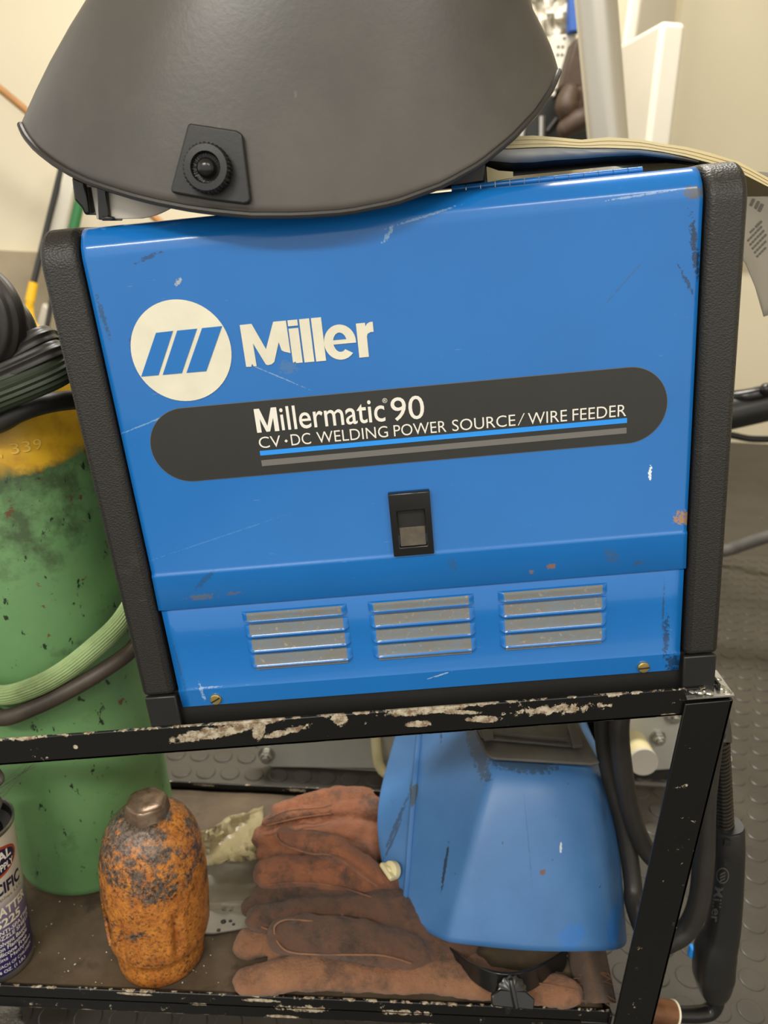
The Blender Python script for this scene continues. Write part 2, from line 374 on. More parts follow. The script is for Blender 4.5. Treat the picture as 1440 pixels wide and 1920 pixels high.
# ------------------------------------------------------------------ setting
mb = MB(); mb.box(-3.2, 3.4, -2.6, 2.76, -.06, -.0085)
props(build('floor', mb, 'speckled_floor', flat=True), kind='structure')
mb = MB(); mb.box(-3.2, 3.4, 2.74, 2.86, .632, 2.8); props(build('wall_back', mb, 'wall_paint', flat=True), kind='structure')
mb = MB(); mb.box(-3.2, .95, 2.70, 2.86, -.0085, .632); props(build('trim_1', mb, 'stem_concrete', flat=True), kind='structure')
mb = MB(); mb.box(.95, 3.4, 2.74, 2.86, -.0085, .632); props(build('trim_2', mb, 'wall_paint', flat=True), kind='structure')
mb = MB(); mb.box(1.16, 3.4, 2.66, 2.739, .80, 2.8); props(build('wall_right', mb, 'wall_beige', flat=True), kind='structure')  # upper right of the back wall, a darker beige than the rest
mb = MB(); mb.box(-3.2, 3.4, -2.6, 2.86, 2.8, 2.9); props(build('ceiling', mb, 'ceiling_paint', flat=True), kind='structure')
mb = MB(); mb.box(3.28, 3.4, -2.6, 2.66, -.0085, 2.8); props(build('wall_light_block', mb, 'wall_paint', flat=True), kind='structure')  # unseen wall, added to hold back ambient light from the right
# raised-coin rubber mat
mb = MB(); mb.box(-.9, 1.9, -.9, 1.44, -.0085, 0)
for j in range(58):
    y = -.86+j*.0398
    if y > 1.42: break
    for i in range(-24, 50):
        x = .016+i*.0378+(.0189 if j % 2 else 0)
        if x > 1.88 or x < -.88: continue
        n = 16 if y < .7 else 10; rs = []
        for (r, z) in ((.0152, 0), (.0147, .0011), (.0136, .0017)):
            rs.append([Vector((x+r*math.cos(2*PI*k/n), y+r*math.sin(2*PI*k/n), z)) for k in range(n)])
        mb.rings(rs, False, True)
build('floor_mat', mb, 'rubber_mat', fix=False, ang=24, label='dark grey rubber mat with raised round studs covering the floor under the cart', cat='mat')

# ------------------------------------------------------------------ welding machine
wm = thing('welding_machine', 'blue and black wire feed welding machine on the sloping top deck of the cart', 'welder', W(OX, OY, OZ), (0, -TH, 0))
def wbox(mb, *a): return mb.box(*a, T=W)
def ends(x0, x1):
    # end moulding: rounded top front corner, seen from the side
    prof = []
    for k in range(9):
        a = PI+k/8*PI/2*(-1); prof.append((-.0045+.024+.024*math.cos(a), .2485-.024+.024*math.sin(a)))
    prof = [(.262, -.1035), (-.0045, -.1035)] + prof + [(.262, .2485)]
    return MB().prism([W(x0, y, z) for y, z in prof], W(x1, 0, 0)-W(x0, 0, 0))
build('end_moulding', ends(-.0268, -.0012), 'black_grain', wm, bevel=.0045, seg=3)
build('end_moulding', ends(.4016, .4272), 'black_grain', wm, bevel=.0045, seg=3)
mb = MB(); wbox(mb, -.0258, .4262, .0030, .26, -.1525, -.1040); wbox(mb, -.0258, -.0006, -.0046, 0, -.1525, -.1040); wbox(mb, .4008, .4262, -.0046, 0, -.1525, -.1040)
build('base_tray', mb, 'black_plastic', wm, bevel=.0012)
mb = MB(); wbox(mb, -.001, .4014, .030, .258, -.104, .240); build('inner_case', mb, 'black_void', wm)
mb = MB(); wbox(mb, .002, .398, .040, .255, .2440, .2472); build('top_panel', mb, 'blue_door_paint', wm, bevel=.0008)
# hinged door: folded sheet profile
prof = [(.0018, -.0283), (-.0016, -.0292), (-.0024, -.0284), (-.0014, -.0020), (-.0016, -.0010), (-.0013, .0002), (-.0003, .0012), (0, .0024), (0, .10), (0, .2180)]
def bend(prof, a0, a1, rad, n):
    y, z = prof[-1]
    for k in range(1, n+1):
        a = a0+(a1-a0)*(k-.5)/n; st = rad*(a1-a0)/n; y += st*math.sin(a); z += st*math.cos(a); prof.append((y, z))
bend(prof, 0, .24, .014, 5); y, z = prof[-1]; prof.append((y+.0040*math.sin(.24), z+.0040*math.cos(.24)))
bend(prof, .24, .62, .010, 5); y, z = prof[-1]; prof.append((y+.0040*math.sin(.62), z+.0040*math.cos(.62)))
bend(prof, .62, PI/2, .016, 9)
dz_ = .2474-prof[-1][1]; prof = [(y, z+dz_ if z > .15 else z) for y, z in prof]; prof.append((.0400, .2474))
mb = MB(); xs = [.0004, .004, .02, .1, .2, .3, .38, .396, .3998]
mb.rings([[W(x, y, z) for (y, z) in prof] for x in xs], False, False, closed=False)
door = build('hinged_door', mb, 'blue_door_paint', wm, solid=.0016, solid_off=1, ang=50, fix=False)
# lower louvred panel
prof = [(.006, -.1190), (.0016, -.1190), (.0008, -.1184), (-.0008, -.1045), (-.0010, -.1022), (0, -.1000), (0, -.06), (0, -.0120)]
mb = MB(); mb.rings([[W(x, y, z) for (y, z) in prof] for x in (.0015, .01, .1, .2, .3, .39, .3992)], False, False, closed=False)
low = build('louvred_panel', mb, 'blue_lower_paint', wm, solid=.0014, solid_off=1, ang=25, fix=False)
def vent(x0, x1):
    zs = [(-.0362, -.0437), (-.0437, -.0570), (-.0570, -.0704), (-.0704, -.0838)]
    mb = MB(); nx = 40
    for li, (zt, zb) in enumerate(zs):
        rows = []
        T = [0, .005, .27, .30, .33, .40, .5, .65, .8, .88, .94, .98, 1.0, 1.0] if li else [0, .02, .06, .12, .2, .35, .5, .65, .8, .88, .94, .98, 1.0, 1.0]
        D = [.0022, .0022, .0022, .0004, -.0002, -.0006, -.0011, -.0017, -.0023, -.0029, -.0036, -.0041, -.0036, .0012] if li else [0, -.0008, -.0015, -.0021, -.0025, -.0027, -.0028, -.0029, -.0031, -.0033, -.0037, -.0041, -.0036, .0012]
        for ti, t in enumerate(T):
            row = []
            for i in range(nx+1):
                u = i/nx; x = x0+(x1-x0)*u; e = min(u, 1-u)*(x1-x0)/.0055; e = 1 if e >= 1 else math.sin(e*PI/2)**.8
                row.append(W(x, -.0003+(D[ti] if D[ti] > 0 else D[ti]*e-.0004*e), zt+(zb-zt)*t))
            rows.append(row)
        base = len(mb.v)
        for r in rows: mb.v += r
        for k in range(len(rows)-1):
            for i in range(nx):
                u = (i+.5)/nx; endd = min(u, 1-u)*(x1-x0) < .0040
                mb.f.append([base+k*(nx+1)+i, base+k*(nx+1)+i+1, base+(k+1)*(nx+1)+i+1, base+(k+1)*(nx+1)+i])
                slit_shade = k == 12 or (li and k < 3)  # slit and lip underside coloured black to paint in the shadow there
                mb.mi.append((1 if endd else 2) if slit_shade else (1 if endd or k >= 9 or (li == 0 and k < 2) else 0))
    wbox(mb, x0+.004, x1-.004, -.0014, .0005, -.0876, -.0838)
    for k in range(6): mb.mi[-1-k] = 0
    build('louvre_vent', mb, ['dusty_slat', 'blue_lower_paint', 'black_void'], low, ang=40, fix=False)
vent(.0630, .1440); vent(.1603, .2412); vent(.2597, .3420)
for (x, z) in ((.030, -.1123), (.371, -.1126)):
    Mx = Matrix.Translation(W(x, -.0004, z)) @ Matrix.Rotation(-TH, 4, 'Y') @ Matrix.Rotation(PI/2, 4, 'X')
    mb = MB(); mb.lathe([(.0046, -.0005), (.0046, .0012), (.0040, .0019), (.0016, .0022)], 20, Mx)
    sc = build('brass_screw', mb, 'brass', low, label='brass slotted screw head')
    mb = MB(); mb.box(-.0042, .0042, -.0006, .0006, .0018, .00235, T=Mx @ Matrix.Rotation(.5 if x < .1 else .05, 4, 'Z')); build('slot', mb, 'dark_recess', sc)
# decals
def flat_poly(pts, y): return [W(x, y, z) for x, z in pts]
mb = MB(); mb.prism(flat_poly([(.0537+.0341*math.cos(2*PI*k/64), .1640+.0341*math.sin(2*PI*k/64)) for k in range(64)], -.0003), (0, -.0003, 0))
badge = build('round_badge', mb, 'cream_decal', door, label='cream round emblem with three slanted blue bars')
mb = MB()
for b in (((.0392, .1778), (.0508, .1780), (.0353, .1496), (.0233, .1497)), ((.0537, .1779), (.0672, .1780), (.0515, .1495), (.0382, .1495)), ((.0706, .1780), (.0842, .1781), (.0684, .1493), (.0547, .1494))):
    mb.prism(flat_poly(b, -.0007), (0, -.0003, 0))
build('emblem_bars', mb, 'logo_blue', door)
# the bold maker's word, cut as shapes (M has lost part of its right leg)
mb = MB(); DY = (0, -.0003, 0)
def shp(pts): mb.prism(flat_poly(pts, -.0003), DY)
shp([(.0960, .1776), (.1040, .1777), (.1112, .1602), (.1186, .1777), (.1272, .1777), (.1274, .1560), (.1255, .1567), (.1232, .1574), (.1216, .1585), (.1204, .1640), (.1156, .1512), (.1136, .1498), (.1110, .1494), (.1096, .1500), (.1030, .1648), (.1032, .1494), (.1012, .1496), (.1003, .1512), (.0994, .1494), (.0960, .1496)])
shp([(.1282, .1722), (.1348, .1722), (.1348, .1490), (.1304, .1490), (.1300, .1500), (.1282, .1494)]); shp([(.1282, .1777), (.1348, .1777), (.1348, .1738), (.1282, .1738)])
shp([(.1360, .1777), (.1428, .1777), (.1428, .1489), (.1360, .1489)]); shp([(.1440, .1777), (.1508, .1777), (.1508, .1488), (.1440, .1488)])
ec = (.1616, .1602)
def arc(rx, rz, a0, a1, n=40): return [(ec[0]+rx*math.cos(math.radians(a0+(a1-a0)*k/n)), ec[1]+rz*math.sin(math.radians(a0+(a1-a0)*k/n))) for k in range(n+1)]
out = arc(.0108, .0117, -6, 318); inn = arc(.0046, .0062, 322, 0)
inn = arc(.0046, .0064, -10, 310)
n = len(out)
base = len(mb.v); mb.v += [W(x, -.00068, z) for x, z in out]+[W(x, -.00068, z) for x, z in inn]
for i in range(n-1): mb.f.append([base+i, base+i+1, base+n+i+1, base+n+i]); mb.mi.append(0)
shp([(.1560, .1618), (.1722, .1618), (.1724, .1590), (.1560, .1590)])
shp([(.1735, .1714), (.1796, .1714), (.1797, .1690), (.1808, .1706), (.1828, .1716), (.1848, .1716), (.1848, .1650), (.1826, .1650), (.1806, .1640), (.1800, .1622), (.1800, .1487), (.1735, .1487)])
build('maker_lettering', mb, 'cream_decal', door, fix=False, label='bold cream maker name lettering')
def pill(x0, x1, z0, z1, y):
    r = (z1-z0)/2; zc = (z0+z1)/2
    return flat_poly([(x0+r+r*math.cos(math.radians(90+6*k)), zc+r*math.sin(math.radians(90+6*k))) for k in range(31)]+[(x1-r+r*math.cos(math.radians(-90+6*k)), zc+r*math.sin(math.radians(-90+6*k))) for k in range(31)], y)
mb = MB(); mb.prism(pill(.0195, .3822, .0716, .1256, -.0003), (0, -.0002, 0)); build('plate_border', mb, 'stripe_grey', door)
mb = MB(); mb.prism(pill(.0198, .3819, .0719, .1253, -.0004), (0, -.0003, 0)); build('name_plate', mb, 'dark_plate', door, label='long dark plate with rounded ends')
TF = lambda y: (lambda u, v: W(u, y, v))
mb = text_mb('illermatic', (.1142, .1032, .1872, .1202), TF(-.0011), bold=.006)
for q_ in (((.0966, .1032), (.0998, .1032), (.0998, .1202), (.0966, .1202)), ((.1092, .1032), (.1124, .1032), (.1124, .1202), (.1092, .1202)), ((.0972, .1202), (.1004, .1202), (.1058, .1034), (.1032, .1034)), ((.1118, .1202), (.1086, .1202), (.1032, .1034), (.1058, .1034))):
    k_ = mb.add(flat_poly(q_, -.0011-.00002*len(mb.f) % .0001), [(0, 1, 2, 3)])
mb.mi = [0]*len(mb.f)
text_mb('90', (.1916, .1027, .2146, .1194), TF(-.0011), mb, bold=.002)
text_mb('\u00ae', (.1862, .1162, .1896, .1196), TF(-.0011), mb)
build('model_lettering', mb, 'white_ink', door, fix=False)
mb = MB(); segs = [('CV', .0966, .1122), ('DC', .1195, .1335), ('WELDING', .1378, .1880), ('POWER', .1922, .2290), ('SOURCE', .2332, .2772), ('WIRE', .2860, .3130), ('FEEDER', .3168, .3538)]
for t, a, b in segs: text_mb(t, (a, .0918, b, .1000), TF(-.0011), mb, bold=-.004)
mb.prism(flat_poly([(.1148, .0955), (.1160, .0967), (.1172, .0955), (.1160, .0943)], -.0009), (0, -.0002, 0))
mb.prism(flat_poly([(.2788, .0918), (.2794, .0918), (.2838, .1002), (.2831, .1002)], -.0009), (0, -.0002, 0))
build('descriptor_lettering', mb, 'white_ink', door, fix=False)
mb = MB(); mb.prism(flat_poly([(.0963, .0865), (.3545, .0868), (.3545, .0903), (.0963, .0899)], -.0008), (0, -.0003, 0)); build('blue_stripe', mb, 'stripe_blue', door, label='bright blue stripe')
mb = MB(); mb.prism(flat_poly([(.0963, .0786), (.3543, .0793), (.3543, .0834), (.0963, .0830)], -.0008), (0, -.0003, 0)); build('grey_stripe', mb, 'stripe_grey', door, label='grey stripe')
# slide latch
mb = MB(); x0, x1, z0, z1 = .1839, .2139, .0010, .0505; a0, a1, b0, b1 = .1890, .2093, .0082, .0364
o4 = [(x0, z0), (x1, z0), (x1, z1), (x0, z1)]; i4 = [(a0, b0), (a1, b0), (a1, b1), (a0, b1)]
vs = [W(x, .0005, z) for x, z in o4]+[W(x, -.0046, z) for x, z in o4]+[W(x, -.0052, z) for x, z in i4]+[W(x, .0005, z) for x, z in i4]
fs = []
for k in range(4):
    j = (k+1) % 4; fs += [(k, j, 4+j, 4+k), (4+k, 4+j, 8+j, 8+k), (8+k, 8+j, 12+j, 12+k)]
mb.add(vs, fs); latch = build('door_latch', mb, 'black_gloss', door, bevel=.0009, seg=2)
mb = MB(); wbox(mb, a0, a1, -.0004, .0004, .016, b1); mb.prism([W(a0+.0006, -.0008, .0225), W(a1-.0006, -.0008, .0225), W(a1-.0006, -.0036, .0085), W(a0+.0006, -.0036, .0085)], (0, .0012, 0))
build('latch_paddle', mb, ['dusty_paddle'], door, bevel=.0004)
mb = MB(); wbox(mb, a0+.0005, a1-.0005, -.00085, -.0002, .0227, b1-.0005); build('latch_recess', mb, 'dark_recess', door)
# piano hinge
mb = MB()
for k in range(13):
    x = .245+k*.0098
    mb.tube([W(x, .036, .2492), W(x+.0094, .036, .2492)], .0022, 10, raw=True)
build('piano_hinge', mb, 'blue_door_paint', wm)
mb = MB(); Mx = Matrix.Translation(W(.4272, .035, -.058)) @ Matrix.Rotation(-TH, 4, 'Y') @ Matrix.Rotation(PI/2, 4, 'Y')
mb.lathe([(.011, 0), (.011, .006), (.0085, .0075), (.003, .0078)], 20, Mx); build('control_knob', mb, 'black_gloss', wm)
# ------------------------------------------------------------------ cart
cart = thing('welding_cart', 'black angle iron welding cart with chipped paint carrying the blue welder', 'cart', (.03, .14, 0))
def rail_x(y, front, mat, matbox):
    mb = MB(); s_ = -1 if front else 1
    mb.box(-.38, .418, y, y+s_*-.003, -.1560, -.1311, T=W); mb.box(-.38, .418, y, y+s_*-.026, -.1560, -.1530, T=W); return mb
# upper front rail: its own frame for the paint map
mb = rail_x(-.0075, True, None, None)
rf = thing  # (kept simple: all cart parts share the cart's frame)
def rail_part(name, mb, mat, origin, rot=0):
    """a part whose paint map is laid along its own length"""
    Mi = (Matrix.Translation(origin) @ Matrix.Rotation(rot, 4, 'Y')).inverted()
    me_v = [Mi @ p for p in mb.v]; m2 = MB(); m2.v = me_v; m2.f = mb.f; m2.mi = mb.mi
    o = build(name, m2, mat, None, bevel=.0008, local=True)
    o.parent = cart; R_ = ROOT[cart.name] @ Matrix.Translation(origin) @ Matrix.Rotation(rot, 4, 'Y')
    o.location = R_.to_translation(); o.rotation_euler = R_.to_euler(); return o
rail_part('deck_rail', mb, 'cart_rail', W(0, 0, -.1311), -TH)
rail_part('deck_rail', rail_x(.2705, False, None, None), 'cart_rail', W(0, .265, -.1311), -TH)
mb = MB(); mb.box(.400, .4285, -.0045, .2675, -.1560, -.1530, T=W); mb.box(.4285, .4310, -.0045, .2675, -.156, -.1311, T=W)
build('deck_cross_rail', mb, 'cart_black', cart, bevel=.0008)
def post(x0, x1, ya, yb, ztop, ztop2, name='corner_post'):
    mb = MB()
    mb.prism([Vector((x0, ya, .045)), Vector((x1, ya, .045)), Vector((x1, ya, ztop2)), Vector((x0, ya, ztop))], (0, .003 if yb > ya else -.003, 0))
    mb.prism([Vector((x1, ya, .045)), Vector((x1-.003, ya, .045)), Vector((x1-.003, ya, ztop2)), Vector((x1, ya, ztop2))], (0, yb-ya, 0))
    return build(name, mb, 'cart_black', cart, bevel=.0008)
post(.4175, .4545, -.0112, .026, .476, .482)
post(.4175, .4545, .292, .262, .476, .482)
mb = MB(); mb.prism([Vector((.418, -.011, .4800)), Vector((.4545, -.011, .4850)), Vector((.4530, .022, .4870)), Vector((.420, .022, .4850))], (0, 0, .0012))
for k in range(26):
    x = random.uniform(.420, .452); y = random.uniform(-.008, .018); mb.ball((x, y, .4855), (random.uniform(.002, .005), random.uniform(.002, .005), random.uniform(.0012, .0028)), n=8, m=6)
build('weld_bead', mb, 'steel', cart, label='rough shiny weld bead')
post(-.3545, -.3175, -.0112, .026, .362, .356); post(-.3545, -.3175, .292, .262, .362, .356)
mb = MB(); mb.box(-.354, .416, -.003, 0, .0935, .1215); mb.box(-.354, .416, -.003, .020, .1065, .1095)
rail_part('shelf_rail', mb, 'cart_lower', Vector((0, 0, 0)))
mb = MB(); mb.box(-.354, .42, .288, .291, .0925, .1205); mb.box(-.354, .42, .262, .291, .1060, .1090); rail_part('shelf_rail', mb, 'cart_lower', Vector((0, 0, 0)))
mb = MB(); mb.box(.388, .4145, -.006, .288, .1065, .1094); mb.box(.4145, .4172, -.006, .288, .0925, .1195); build('shelf_cross_rail', mb, 'cart_black', cart, bevel=.0008)
mb = MB(); N1, N2 = 60, 24; g0 = []
for j in range(N2+1):
    for i in range(N1+1):
        g0.append(Vector((-.35+.763*i/N1, -.0002+.2865*j/N2, .1102+.0010*math.sin(i*.9)*math.cos(j*1.1)+random.uniform(0, .0006))))
mb.add(g0, [(j*(N1+1)+i, j*(N1+1)+i+1, (j+1)*(N1+1)+i+1, (j+1)*(N1+1)+i) for j in range(N2) for i in range(N1)])
build('shelf_board', mb, 'dirty_shelf', cart, solid=.0025, solid_off=-1, ang=180, fix=False, label='grimy brown shelf lining')
for (x, y) in ((.43, .02), (.43, .26), (-.33, .02), (-.33, .26)):
    mb = MB(); Mx = Matrix.Translation((x, y, .024)) @ Matrix.Rotation(PI/2, 4, 'X'); mb.lathe([(.0225, -.010), (.0235, -.008), (.0235, .008), (.0225, .010)], 28, Mx)
    wl = build('caster', mb, 'black_rubber', cart)
    mb = MB(); mb.box(x-.012, x+.012, y-.0135, y-.0115, .018, .047); mb.box(x-.012, x+.012, y+.0115, y+.0135, .018, .047); mb.box(x-.014, x+.014, y-.0135, y+.0135, .045, .048); build('caster_fork', mb, 'steel', wl)

# ------------------------------------------------------------------ black welding helmet
rimpx = [(38, 234), (48, 256), (69, 281), (100, 305), (133, 325), (169, 342), (211, 356), (257, 370), (299, 380), (350, 390), (400, 397), (470, 404), (560, 404), (650, 398), (740, 380), (830, 347), (900, 308), (960, 259), (1005, 211), (1033, 169), (1048, 133)]
yc, bb = .062, .084
NE = 2.15
def projx(p):
    q = RW.transposed() @ (p-CW); return 720-FPX*q.x/q.z
def oval(xm, a_, ym, b_, zf, k):
    w = 2*PI*k/NR; cw, sw = math.cos(w), math.sin(w)
    ux = math.copysign(abs(cw)**(2/NE), cw); uy = math.copysign(abs(sw)**(2/NE), sw)
    x = xm+a_*ux; return Vector((x, ym+b_*uy, zf(x, uy)))
def fit(pl, pr, ym, b_, zf):
    """ends of an oval whose outline spans the measured width"""
    xl, xr = PY(pl, 150, ym).x, PY(pr, 150, ym).x
    for _ in range(8):
        xs_ = [projx(oval((xl+xr)/2, (xr-xl)/2, ym, b_, zf, k)) for k in range(0, NR, 2)]
        xl += (pl-min(xs_))*.00036; xr += (pr-max(xs_))*.00036
    return xl, xr
NR = 120
def profile(xc, aa):
    rim = []
    for p in rimpx:
        Y = yc-bb*.7
        for _ in range(14):
            q = PY(p[0], p[1], Y); u = max(-1, min(1, (q.x-xc)/aa)); Y = yc-bb*max(0, 1-abs(u)**NE)**(1/NE)
        q = PY(p[0], p[1], Y); rim.append((q.x, q.z))
    return rim
def rimz(x):
    if x <= rim[0][0]: return rim[0][1]
    for (xa, za), (xb, zb) in zip(rim, rim[1:]):
        if x <= xb: return za+(zb-za)*(x-xa)/(xb-xa)
    return rim[-1][1]
xl0, xr0 = PY(38, 236, yc).x+.006, PY(1048, 135, yc).x-.006
for _ in range(4):
    rim = profile((xl0+xr0)/2, (xr0-xl0)/2)
    xl0, xr0 = fit(38, 1048, yc, bb, lambda x, uy: rimz(x)+(.030*uy if uy > 0 else 0))
xc, aa = (xl0+xr0)/2, (xr0-xl0)/2
zt = (PY(167, 0, yc).z+PY(1005, 0, yc).z)/2
xl1, xr1 = fit(182, 1000, yc+.006, bb*.9, lambda x, uy: zt)
ringsH = []
for lev in (0, .05, .12, .25, .45, .7, 1.0, 1.3, 1.6, 1.85, 1.97):
    sh = lev if lev <= 1 else 1+(lev-1)*.8
    # the wall bulges a little just above the rim
    xl = xl0+(xl1-xl0)*sh+(.02*(lev-1)**2 if lev > 1 else -.003*math.sin(PI*sh)); xr = xr0+(xr1-xr0)*sh-(.03*(lev-1)**2 if lev > 1 else -.002*math.sin(PI*sh))
    a_ = (xr-xl)/2; xm = (xr+xl)/2; b_ = bb*(1-.10*sh-(.35*(max(0, lev-1.5)*2)**2)); ym = yc+.006*sh
    if lev > 1.7: a_ *= 1-.9*(lev-1.7)
    ring = []
    for k in range(NR):
        p0 = oval(xc, aa, yc, bb, lambda x, uy: rimz(x)+(.030*uy if uy > 0 else 0), k)
        p = oval(xm, a_, ym, b_, lambda x, uy: 0, k)
        p.z = p0.z+(zt-p0.z)*min(lev, 1)+(max(0, lev-1)*.075); ring.append(p)
    ringsH.append(ring)
    if lev == 0: rimring = ring
hel = thing('welding_helmet', 'matte black welding helmet lying rim down on top of the blue welder', 'helmet', (xc, .03, .83))
mb = MB(); mb.rings(ringsH, False, True)
shellmb = mb
build('shell', mb, 'helmet_black', hel, solid=.003, solid_off=-1, ang=70)
bead = MB(); bead.tube(rimring+[rimring[0]], .0021, 8, raw=True, cap=False); build('rim_bead', bead, 'black_hose', hel)
bvh = BVHTree.FromPolygons([tuple(p) for p in shellmb.v], shellmb.f)
def onto(px, py, tree):
    h = tree.ray_cast(CW, ray(px, py)); return (h[0], h[1] if h[1].dot(ray(px, py)) < 0 else -h[1]) if h[0] else (PY(px, py, -.06), Vector((0, -1, 0)))
cpx = [(357, 237), (362, 235), (447, 248), (457, 254), (459, 262), (473, 374), (470, 383), (461, 385), (398, 377), (328, 364), (325, 357), (327, 350)]
nrm = onto(395, 325, bvh)[1]
base = [onto(x, y, bvh)[0]+nrm*.0002 for x, y in cpx]
mb = MB(); mb.prism(base, nrm*.0052); plate = build('pivot_plate', mb, 'black_plastic', hel, bevel=.0016, seg=3)
kp, _ = onto(398, 322, bvh); kp = kp+nrm*.0050
rotq = Vector((0, 0, 1)).rotation_difference(nrm).to_matrix().to_4x4(); Mx = Matrix.Translation(kp) @ rotq
mb = MB(); kn = lambda w, z: 1+.035*(1 if math.cos(36*w) > 0 else -1)
mb.lathe([(.0126, 0), (.0136, .001), (.0138, .0075), (.0128, .0092), (.0090, .0094), (.0082, .0060), (.0062, .0052), (.0001, .0052)], 144, Mx, lambda w, z: kn(w, z) if .0005 < z < .0085 else 1)
knob = build('tension_knob', mb, 'black_plastic', plate, ang=30)
mb = MB(); mb.lathe([(.0060, .0050), (.0058, .0080), (.0044, .0102), (.0022, .0113), (.0006, .0115)], 28, Mx); build('knob_centre', mb, 'black_gloss', plate)
# headgear seen below the rim
mb = MB(); rr = []
for k in range(25):
    t = k/24; px = 196+130*t; yb = 411-2*t if t < .55 else 409-22*((t-.55)/.45)**1.6
    Y = .016-.01*math.sin(t*PI); rr.append((PY(px, 352, Y), PY(px, yb, Y)))
mb.rings([[a, b, b+Vector((0, .003, 0)), a+Vector((0, .003, 0))] for a, b in rr]); band = build('headgear_band', mb, 'grey_plastic', hel, bevel=.0006, label='pale grey headgear band')
mb = MB(); mb.prism([PY(x, y, .010) for x, y in ((181, 345), (198, 350), (205, 410), (197, 413), (184, 412))], (0, .018, 0)); mb.prism([PY(x, y, .008) for x, y in ((190, 405), (212, 406), (212, 414), (190, 414))], (0, .02, 0)); build('headgear_clip', mb, 'black_gloss', hel, bevel=.0008)
mb = MB(); mb.prism([PY(x, y, .018) for x, y in ((170, 350), (182, 350), (192, 411), (181, 411))], (0, .012, 0)); build('headgear_slide', mb, 'grey_plastic', hel, bevel=.0006)
mb = MB(); mb.prism([PY(x, y, .012) for x, y in ((133, 330), (160, 340), (168, 402), (158, 404), (152, 390), (138, 374))], (0, .02, 0)); build('headgear_knob', mb, 'black_gloss', hel, bevel=.003, seg=3)
mb = MB(); mb.prism([PY(x, y, .045) for x, y in ((800, 330), (911, 296), (911, 343), (855, 352), (800, 358))], (0, .03, 0)); build('headgear_pad', mb, 'black_plastic', hel, bevel=.002)

# ------------------------------------------------------------------ booklet draped over the right end of the welder
bk = thing('manual', 'open yellowed booklet lying on the welder top and sagging over its right end', 'booklet', PY(1150, 300, .10))
top = [(925, 259), (960, 256), (1000, 254), (1040, 257), (1090, 262), (1140, 257), (1200, 261), (1240, 269), (1285, 275), (1330, 286), (1385, 303), (1440, 333), (1470, 352)]
bot = [(925, 279), (960, 278), (1000, 276), (1040, 275), (1090, 277), (1140, 277), (1200, 279), (1240, 284), (1285, 293), (1330, 305), (1385, 322), (1440, 350), (1470, 368)]
def strip(ya, yb, la, lb, zup=0):
    rs = []
    for (p, q) in zip(la, lb):
        a = PY(p[0], p[1], ya); b = PY(q[0], q[1], ya); o = Vector((0, yb-ya, zup)); rs.append([a, b, b+o, a+o])
    return rs
mb = MB(); mb.rings(strip(.05, .22, top, bot, .004)); pg = build('page_block', mb, 'pages', bk, label='yellowed page edges')
# leaf edges along the fore edge
mb = MB()
for f_ in (.35, .72):
    ln = [PY(p[0], p[1]*(1-f_)+q[1]*f_, .0498) for p, q in zip(top, bot)]; mb.tube(ln, .00013, 5, sub=3)
build('leaf_lines', mb, 'wood_handle', pg)
# pale leaf above and black leaf below, hanging under it
u = [(918, 281), (960, 280), (1000, 278), (1040, 277), (1090, 279), (1140, 279), (1200, 281), (1250, 288), (1310, 302)]
m_ = [(905, 300), (960, 305), (1000, 304), (1040, 300), (1090, 297), (1140, 293), (1200, 290), (1250, 296), (1310, 306)]
d_ = [(902, 337), (960, 330), (1000, 326), (1040, 322), (1090, 317), (1140, 312), (1200, 308), (1250, 305), (1310, 309)]
r0 = [PY(x, y, .052) for x, y in u]; r1 = [PY(x, y, .058) for x, y in m_]; r2 = [PY(x, y, .075) for x, y in d_]
mb = MB(); mb.rings([r0, r1], False, False, closed=False); build('under_leaf', mb, 'paper', bk, solid=.0004)
mb = MB(); mb.rings([r1, [a*.5+b*.5+Vector((0, .012, 0)) for a, b in zip(r1, r2)], r2], False, False, closed=False); build('lower_leaf', mb, 'leaf_black', bk, solid=.0004, label='dark lower leaf')
mb = MB(); mb.prism([PY(x, y, .06) for x, y in ((912, 312), (935, 320), (962, 322), (962, 333), (914, 342))], (0, .02, 0)); build('page_corner', mb, 'pages', bk)
hang = [((1310, 300), (1300, 420)), ((1365, 322), (1345, 455)), ((1390, 332), (1380, 470)), ((1405, 338), (1398, 494)), ((1422, 345), (1416, 538)), ((1438, 352), (1432, 594)), ((1475, 372), (1478, 578))]
Yh = [.150, .160, .166, .172, .177, .182, .19]
mb = MB(); cols = []
for (a, b), Y in zip(hang, Yh): cols.append([PY(a[0]+(b[0]-a[0])*t, a[1]+(b[1]-a[1])*t, Y+.012*math.sin(t*PI)) for t in (-.12, 0, .1, .2, .3, .4, .5, .6, .7, .8, .9, 1)])
mb.rings(cols, False, False, closed=False); leaf = build('hanging_leaf', mb, 'paper_grey', bk, solid=.0004, ang=180)
tree = BVHTree.FromPolygons([tuple(p) for p in mb.v], mb.f)
